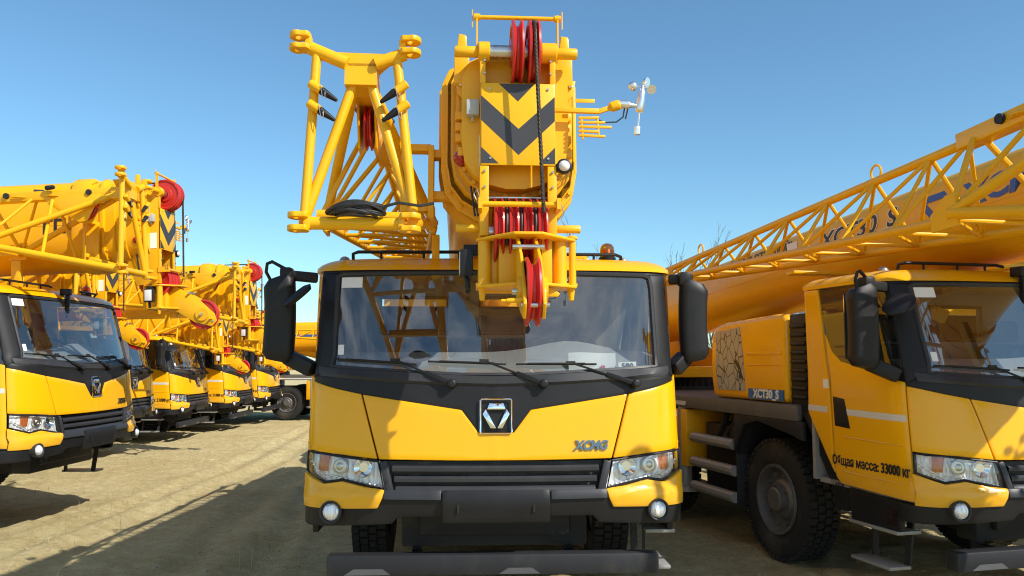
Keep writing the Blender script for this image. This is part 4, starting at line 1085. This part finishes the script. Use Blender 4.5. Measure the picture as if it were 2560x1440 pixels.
right, rm = place('yellow truck crane on the right with 33000 kg lettered on its shaded door', 3.97, 5.83, 14.5, -.01, 4.6, -1.65, -.36, 0, 1.0)
cr1, m1 = place('nearest yellow truck crane of the left row, cut off by the left edge', -4.62, 9.4, 89, .09, 2.5, -.47, -.05)
cr1b, m1b = place('yellow truck crane hidden behind the nearest left crane, only its boom head showing', -7.3, 13.0, 90, -.03, 2.0, -.8, -.12)
cr2, m2 = place('second cab of the left row, its windscreen edge peeking out behind the nearest cab', -7.15, 16.0, 90, -.07, 1.5, -1.95, -.10)
cr3, m3 = place('yellow truck crane, largest and leftmost of the three far cabs in the left row', -7.43, 20.0, 93, -.15, 1.0, -.35, -.5)
cr4, m4 = place('yellow truck crane in the middle of the three far cabs of the left row', -7.26, 23.0, 93, -.17, 1.0, -.3, -.5)
cr5, m5 = place('farthest and smallest cab of the left row of yellow truck cranes', -7.30, 26.0, 93, -.17, 1.0, -.1, -.35)
cr6, m6 = place('yellow truck crane parked side-on across the far end of the aisle, its large wheel showing', -2.65, 28.2, 90, -.17, 1.0, 0, -.5)
cr7, m7 = place('yellow truck crane behind the middle crane, visible only through the cab windows', .2, 21.0, 8, -.12, 2.0, 0, 0)
cr8, m8 = place('yellow truck crane beyond the right crane, added to shade its underside, glimpsed through its windows', 8.1, 6.9, 14, -.03, 2.0, -.6, -.1)  # neighbour set past the right edge to block sun from under the right crane
M0 = boom_matrix(R(3.0), -.70, -.188, R(1.2), .864, -.036)
for o in BOOM: o.matrix_basis = M0 @ o.matrix_basis

def drop(mm, *names, side=0):
    for n in names:
        for o in list(mm.get(n, [])):
            if side:
                cx = sum((V(c).x for c in o.bound_box), 0.0) / 8
                if cx * side < 0: continue
            for ch in list(o.children): bpy.data.objects.remove(ch)
            mm[n].remove(o); bpy.data.objects.remove(o)
for mm in (m1, m1b, m2): drop(mm, 'front_bar', 'wing_mirror')
drop(rm, 'platform_bulkhead')
own = {}
for o in kids[proto]: own.setdefault(o.name.split('.')[0], []).append(o)
drop(own, 'step', side=-1)
for n in rm:
    if n.startswith('jib_') and n not in ('jib_carrier',):
        for o in rm[n]: o.location.z += .27

zt_b = h(1297, 112, .3).z
SL = Matrix.Translation(V((0, 0, zt_b))) @ Matrix.Diagonal((1, 1, .64, 1)) @ Matrix.Translation(V((0, 0, -zt_b)))
for n in ('base_boom', 'boom_collar'):
    for o in rm[n]: o.matrix_basis = o.matrix_basis @ SL

# ------------------------------------------------------------------ writing that differs from crane to crane
def door_text(mm, s):
    d = [o for o in mm['door'] if o.data.vertices[0].co.x < 0][0]
    put_text(d, s, .098, 'letter_black', (-1.2565, .66, .985), (0, -1, 0), (0, 0, 1), bold=.0022, sx=.80)
    d['label'] = 'yellow door with black weight lettering'
    return d
door_text(rm, 'Общая масса: 33000 кг')
for mm in (m3, m4, m5): door_text(mm, 'Общая масса: 21000 кг')
def boom_text(mm, s, size, m, y, z, name='lettering', **k):
    b = mm['base_boom'][0]
    return put_text(b, s, size, m, (BX - .02 - .455 - .004, y, z), (0, -1, 0), (0, 0, 1), name=name, **k)
zmid = (h(0, 112, .3).z + h(0, 530, .3).z) / 2
boom_text(m1, 'ГП-25Т', .24, 'letter_black', HY + 1.0, zmid - .03, bold=.008)
boom_text(m2, 'ГП-25Т', .26, 'letter_black', HY + 1.9, zmid + .12, bold=.008)
YB = 2.75
boom_text(rm, 'XCT30_S', .33, 'letter_white', YB + .80, zmid + .22, bold=.020, shear=.25, extrude=.001, sx=.82)
boom_text(rm, 'XCT30_S', .33, 'letter_black', YB + .80, zmid + .22, bold=.007, shear=.25, extrude=.003, sx=.82)
boom_text(rm, 'XCMG', .37, 'letter_blue', YB - .92, zmid + .16, bold=.014, shear=.2, sx=.82)
bb = rm['base_boom'][0]
e_ = MB(); xx = BX - .02 - .455 - .005; c0 = (YB - .22, zmid + .16)
for poly in ([(-.09, .16), (.09, .16), (.12, .08), (-.12, .08)], [(-.17, .03), (-.13, .10), (0, -.14), (-.07, -.14)], [(.17, .03), (.13, .10), (.015, -.14), (.085, -.14)]):
    e_.prism([(xx, c0[0] - u, c0[1] + v * 1.05) for u, v in poly], (.004, 0, 0))
P('emblem', e_, 'letter_blue', bb)
boom_text(rm, 'НЕ СТОЙ ПОД СТРЕЛОЙ!', .19, 'letter_black', YB + 2.72, zmid + .34, bold=.003, sx=.78)
P('sticker', MB().box(xx - .002, xx + .002, YB + 1.72, YB + 1.90, zmid + .27, zmid + .39), 'paper', bb)
ecv = rm['engine_cover'][0]
put_text(ecv, 'XCT30_S', .105, 'letter_white', (-1.230, 2.06, 1.443), (0, -1, 0), (0, 0, 1), bold=.004)
for mm in (m6,):
    b = mm['base_boom'][0]
    P('blue_stripe', MB().box(BX - .02 - .455 - .006, BX - .02 - .455 - .001, 1.2, 8, zmid + .0, zmid + .09), 'panel_blue', b)

# ------------------------------------------------------------------ loose things
# black cable coiled on the jib frame of the middle crane
a, b = JIBF
mc = MB(); mid = M0 @ a.lerp(b, .5)
for k in range(11):
    ph = random.random() * 6; rx, ry = .135 + random.uniform(-.02, .02), .055 + random.uniform(-.01, .02)
    ox, oz = random.uniform(-.03, .03), .03 + random.uniform(-.035, .03)
    mc.pipe([(ox + rx * math.cos(t), ry * math.sin(t) - .01, oz + .028 * math.sin(t + ph) * .6 - .012 * math.cos(2 * t)) for t in [2 * math.pi * i / 26 for i in range(26)]], .0085, 6, closed=True)
mc.pipe([(.14, -.02, .03), (.22, -.03, .05), (.33, .0, .04), (.40, .03, .06)], .008, 6)
co = P('cable_coil', mc, 'cable_black', None)
Mw = Matrix.Translation((MAIN[0], MAIN[1], MAIN[3])) @ Matrix.Rotation(MAIN[2], 4, 'Z')
co.matrix_world = Mw @ Matrix.Translation(mid + V((-.02, -.03, .02)))
tag(co, 'coil of thin black cable lying on the lower tube of the jib frame', 'cable')
def on_crane(o, label, cat):
    o.matrix_world = Mw; tag(o, label, cat)
def dashpt(s, z, off): return cab(s, z, off)
pp = P('paper_sheet', MB().sheet([[cab(.49 + .33 * i / 6 + .0 * k, 1.635 + .135 * k / 4, -.05 + .01 * math.sin(i)) for i in range(7)] for k in range(5)], .002, [[V((0, -1, 0))] * 7] * 5), 'paper', None)
on_crane(pp, 'large white document sheet standing behind the windscreen of the middle crane', 'paper')
P('print_mark', panel([(.71, 1.655), (.74, 1.655)], [(.71, 1.685), (.74, 1.685)], -.046, .002), 'red_paint', pp)
nc = P('number_card', panel([(.83, 1.645), (.96, 1.65)], [(.83, 1.70), (.96, 1.705)], -.03, .002), 'paper', None)
on_crane(nc, 'small white card with the number 590 beside the document behind the windscreen', 'card')
put_text(nc, '590', .055, 'letter_black', cab(.895, 1.674, -.026), cab(.95, 1.674) - cab(.84, 1.674), (0, .2, 1))

# ------------------------------------------------------------------ ground
def gz(x, y):
    base = -.0085 * max(0, y - 5.5) if y < 28 else -.19
    d = math.hypot(x, y)
    n = noise.noise(V((x * .35, y * .35, 1.3))) * .05 + noise.noise(V((x * 1.3, y * 1.3, 4.1))) * .022
    if d < 40: n += noise.noise(V((x * 4.2, y * 4.2, 7.7))) * .018 + noise.noise(V((x * 10, y * 10, 2.7))) * .012 + max(0, noise.noise(V((x * 5.3, y * 5.3, 17.7))) - .25) * .05
    # wheel ruts along the aisle and churned mounds by the right crane's wheel
    for c_ in (1.9, 2.5, 3.5, 4.1):
        u = x + c_ + .06 * y + .12 * math.sin(y * .45 + c_)
        n += -.04 * math.exp(-(u / .15) ** 2) + .022 * math.exp(-((abs(u) - .27) / .09) ** 2) + (.010 * math.sin(y * 38 + (8 if u > 0 else -8) * u) if abs(u) < .14 and y < 20 else 0)
    m = math.exp(-(((x - 2.55) / .55) ** 2 + ((y - 6.9) / .35) ** 2))
    n += m * (.07 + .06 * noise.noise(V((x * 5, y * 5, 9))))
    fade = 1 if d < 60 else .0
    return base - .02 + n * fade
def graded(lo, hi, c0, c1, step):
    xs = []; x = c0
    while x <= c1: xs.append(x); x += step
    s = step; a = c0
    L = []
    while a > lo: s *= 1.18; a -= s; L.append(a)
    s = step; a = xs[-1]; Rr = []
    while a < hi: s *= 1.18; a += s; Rr.append(a)
    return L[::-1] + xs + Rr
gx = graded(-500, 500, -9, 6, .065); gy = graded(-120, 900, 4.5, 22, .065)
gm = MB()
gm.v = [V((x, y, gz(x, y))) for y in gy for x in gx]
nx = len(gx)
gm.f = [(j * nx + i, j * nx + i + 1, (j + 1) * nx + i + 1, (j + 1) * nx + i) for j in range(len(gy) - 1) for i in range(nx - 1)]
def ground_mat():
    m, nt, b = node_mat('sandy_soil'); N, L = nt.nodes, nt.links
    tc = N.new('ShaderNodeTexCoord')
    def nz(scale, det=8, rough=.6):
        n = N.new('ShaderNodeTexNoise'); n.inputs['Scale'].default_value = scale; n.inputs['Detail'].default_value = det; n.inputs['Roughness'].default_value = rough
        L.new(tc.outputs['Object'], n.inputs['Vector']); return n
    a, c, d = nz(.7, 10, .65), nz(8, 10, .75), nz(38, 8, .75)
    r1 = N.new('ShaderNodeValToRGB'); r1.color_ramp.elements[0].position = .3; r1.color_ramp.elements[1].position = .7
    r1.color_ramp.elements[0].color = (.62, .495, .24, 1); r1.color_ramp.elements[1].color = (.78, .66, .36, 1)
    L.new(a.outputs['Fac'], r1.inputs['Fac'])
    r2 = N.new('ShaderNodeValToRGB'); r2.color_ramp.elements[0].position = .30; r2.color_ramp.elements[1].position = .62
    r2.color_ramp.elements[0].color = (.56, .49, .37, 1); r2.color_ramp.elements[1].color = (1, 1, 1, 1)
    L.new(c.outputs['Fac'], r2.inputs['Fac'])
    mx = N.new('ShaderNodeMix'); mx.data_type = 'RGBA'; mx.blend_type = 'MULTIPLY'; mx.inputs['Factor'].default_value = .75
    L.new(r1.outputs['Color'], mx.inputs['A']); L.new(r2.outputs['Color'], mx.inputs['B'])
    r3 = N.new('ShaderNodeValToRGB'); r3.color_ramp.elements[0].position = .28; r3.color_ramp.elements[1].position = .42
    r3.color_ramp.elements[0].color = (.44, .38, .30, 1); r3.color_ramp.elements[1].color = (1, 1, 1, 1)
    L.new(d.outputs['Fac'], r3.inputs['Fac'])
    m3 = N.new('ShaderNodeMix'); m3.data_type = 'RGBA'; m3.blend_type = 'MULTIPLY'; m3.inputs['Factor'].default_value = .8
    L.new(mx.outputs['Result'], m3.inputs['A']); L.new(r3.outputs['Color'], m3.inputs['B'])
    L.new(m3.outputs['Result'], b.inputs['Base Color'])
    b.inputs['Roughness'].default_value = .95; b.inputs['Specular IOR Level'].default_value = .15
    ad = N.new('ShaderNodeMath'); ad.operation = 'ADD'; L.new(c.outputs['Fac'], ad.inputs[0]); L.new(d.outputs['Fac'], ad.inputs[1])
    bp = N.new('ShaderNodeBump'); bp.inputs['Strength'].default_value = .9; bp.inputs['Distance'].default_value = .05
    L.new(ad.outputs[0], bp.inputs['Height']); L.new(bp.outputs['Normal'], b.inputs['Normal'])
    MATS['sandy_soil'] = m
ground_mat()
g = P('ground', gm, 'sandy_soil', None, 0, 180, fix=False); g['kind'] = 'structure'

pb = MB()
for k in range(1900):
    y = 6.2 + random.random() ** 1.6 * 16; x = random.uniform(-.62, .6) * y * 1.0 - .3
    r = random.choice((.005, .006, .007, .008, .009, .011, .015)) * (1 + .4 * random.random()); z = gz(x, y)
    ico = [(0, 0, 1), (1, 0, 0), (0, 1, 0), (-1, 0, 0), (0, -1, 0), (0, 0, -1)]
    pb.add([(x + a * r * random.uniform(.7, 1.4), y + b * r * random.uniform(.7, 1.4), z + c * r * .7) for a, b, c in ico], [(0, 1, 2), (0, 2, 3), (0, 3, 4), (0, 4, 1), (5, 2, 1), (5, 3, 2), (5, 4, 3), (5, 1, 4)])
o = P('clods', pb, 'stone', None, 0, 60); tag(o, 'small clods and stones scattered over the sandy ground', 'stones', kind='stuff')
gs = MB()
for k in range(260):
    y = 6.5 + random.random() ** 1.5 * 13; x = random.uniform(-.6, -.12) * y; z = gz(x, y) - .01
    hgt = random.choice((.05, .08, .1, .22)) * random.uniform(.6, 1.2); lean = V((random.uniform(-.4, .4), random.uniform(-.3, .3), 1)).normalized()
    p = V((x, y, z)); gs.pipe([p, p + lean * hgt * .5, p + lean * hgt + V((random.uniform(-.02, .02), 0, 0))], .0025, 4, .001)
o = P('dry_grass', gs, 'dry_stem', None, 0, 60); tag(o, 'sparse dry grass stems standing in the sand', 'grass', kind='stuff')

# ------------------------------------------------------------------ trees on the far side of the yard
def bare_tree(x, y, hgt, label, seed, spread=.55):
    rnd = random.Random(seed); t = empty('bare_tree', (x, y, -.3)); tag(t, label, 'tree', 'bare trees beyond the yard')
    tr, cr = MB(), MB()
    def grow(p, d, ln, r, lev):
        pts = [p]
        for i in range(3):
            d = (d + V((rnd.uniform(-.18, .18), rnd.uniform(-.18, .18), .06))).normalized(); p = p + d * ln / 3; pts.append(p)
        (tr if lev < 1 else cr).pipe(pts, r, 6 if lev < 2 else 4, r * .62, cap=False)
        if lev >= 5: return
        for k in range(rnd.choice((2, 3, 3)) if lev else 5):
            q = pts[rnd.choice((1, 2, 3, 3))] if lev else pts[1].lerp(pts[3], k / 4.0)
            dd = (d + V((rnd.uniform(-1, 1), rnd.uniform(-1, 1), rnd.uniform(-.2, .5))) * spread).normalized()
            grow(q, dd, ln * rnd.uniform(.55, .75), r * .55, lev + 1)
    grow(V((0, 0, 0)), V((0, 0, 1)), hgt * .45, hgt * .017, 0)
    P('trunk', tr, 'bark', t); P('crown', cr, 'bark', t)
bare_tree(5.9, 62, 11.6, 'bare twiggy tree above the cab roof of the middle crane, beside the amber beacon', 3)
bare_tree(12.9, 62, 10.9, 'tall forked leafless tree left of the right crane boom', 11, .4)
bare_tree(10.6, 66, 7.6, 'low leafless tree between the amber beacon and the right crane jib', 5)
bare_tree(17.5, 70, 8, 'leafless tree mostly hidden behind the right crane boom', 8)
def pine(x, y, hgt, label, seed):
    rnd = random.Random(seed); t = empty('pine_tree', (x, y, -.3)); tag(t, label, 'tree')
    P('trunk', MB().pipe([(0, 0, 0), (.1, 0, hgt * .5), (0, .1, hgt * .98)], .22, 8, .03), 'bark', t)
    cr = MB()
    for k in range(150):
        zf = rnd.uniform(.3, 1); z = hgt * zf; L = (1.08 - zf) * hgt * .33 * rnd.uniform(.6, 1.1); a = rnd.uniform(0, 6.28)
        d = V((math.cos(a), math.sin(a), rnd.uniform(-.1, .35))); cr.tube((0, 0, z), V((0, 0, z)) + d * L, .03, r2=.008, n=4)
        for i in range(28):
            p = V((0, 0, z)) + d * L * rnd.uniform(.3, 1.05) + V((rnd.gauss(0, .14), rnd.gauss(0, .14), rnd.gauss(0, .1)))
            u = V((rnd.uniform(-1, 1), rnd.uniform(-1, 1), rnd.uniform(-.3, .8))).normalized() * .22; w = u.orthogonal().normalized() * .035
            cr.add([p - w, p + w, p + u], [(0, 1, 2)])
    P('crown', cr, 'needle_green', t)
pine(23.8, 38, 6.6, 'green pine tree beyond the right crane at the right edge of the photo', 2)
pine(27.5, 40, 5.8, 'smaller green pine just past the right edge of the photo beside the taller pine', 4)

# ------------------------------------------------------------------ light, sky, camera
AZ, EL = R(55), R(40)
sd = V((math.sin(AZ) * math.cos(EL), -math.cos(AZ) * math.cos(EL), math.sin(EL)))
sun = bpy.data.lights.new('sun', 'SUN'); sun.energy = 4.8; sun.angle = R(.53); sun.color = (1, .955, .88)
so = bpy.data.objects.new('sun', sun); C.objects.link(so); so.rotation_euler = (-sd).to_track_quat('-Z', 'Y').to_euler(); so.location = (20, -15, 30)
w = bpy.data.worlds.new('World'); bpy.context.scene.world = w; w.use_nodes = True
N, L = w.node_tree.nodes, w.node_tree.links
bg = N['Background']; bg.inputs['Strength'].default_value = .13
sky = N.new('ShaderNodeTexSky'); sky.sky_type = 'NISHITA'; sky.sun_disc = False; sky.sun_elevation = EL; sky.sun_rotation = math.pi - AZ
sky.altitude = 200; sky.air_density = 1.0; sky.dust_density = .25; sky.ozone_density = 1.0
tc = N.new('ShaderNodeTexCoord')
# thin clouds in the half of the sky behind the camera
mp = N.new('ShaderNodeMapping'); mp.inputs['Scale'].default_value = (2.2, 2.2, 6.5); L.new(tc.outputs['Generated'], mp.inputs['Vector'])
nz = N.new('ShaderNodeTexNoise'); nz.inputs['Scale'].default_value = 1.6; nz.inputs['Detail'].default_value = 9; nz.inputs['Roughness'].default_value = .62; L.new(mp.outputs[0], nz.inputs['Vector'])
cr = N.new('ShaderNodeMapRange'); cr.inputs['From Min'].default_value = .44; cr.inputs['From Max'].default_value = .72; L.new(nz.outputs['Fac'], cr.inputs['Value'])
sx = N.new('ShaderNodeSeparateXYZ'); L.new(tc.outputs['Generated'], sx.inputs[0])
my = N.new('ShaderNodeMapRange'); my.inputs['From Min'].default_value = -.1; my.inputs['From Max'].default_value = -.5; L.new(sx.outputs['Y'], my.inputs['Value'])
mu = N.new('ShaderNodeMath'); mu.operation = 'MULTIPLY'; L.new(cr.outputs['Result'], mu.inputs[0]); L.new(my.outputs['Result'], mu.inputs[1])
mx = N.new('ShaderNodeMix'); mx.data_type = 'RGBA'; mx.inputs['B'].default_value = (8.5, 8.8, 9.4, 1)
tint = N.new('ShaderNodeMix'); tint.data_type = 'RGBA'; tint.blend_type = 'MULTIPLY'; tint.inputs['Factor'].default_value = 1; tint.inputs['B'].default_value = (.70, 1.0, 1.10, 1)
L.new(sky.outputs[0], tint.inputs['A'])
L.new(mu.outputs[0], mx.inputs['Factor']); L.new(tint.outputs['Result'], mx.inputs['A']); L.new(mx.outputs['Result'], bg.inputs['Color'])

cam = bpy.data.cameras.new('camera'); cam.sensor_width = 36; cam.lens = 36 * FPX / 2560; cam.clip_end = 3000; cam.clip_start = .05
cob = bpy.data.objects.new('camera', cam); C.objects.link(cob); cob.location = (0, 0, CAMH); cob.rotation_euler = (math.pi / 2 + PIT, 0, 0)
sc = bpy.context.scene; sc.camera = cob
sc.view_settings.view_transform = 'Standard'; sc.view_settings.look = 'None'; sc.view_settings.exposure = .22; sc.view_settings.gamma = 1
sc.cycles.max_bounces = 8; sc.cycles.transparent_max_bounces = 16
sc.cycles.filter_width = 1.1
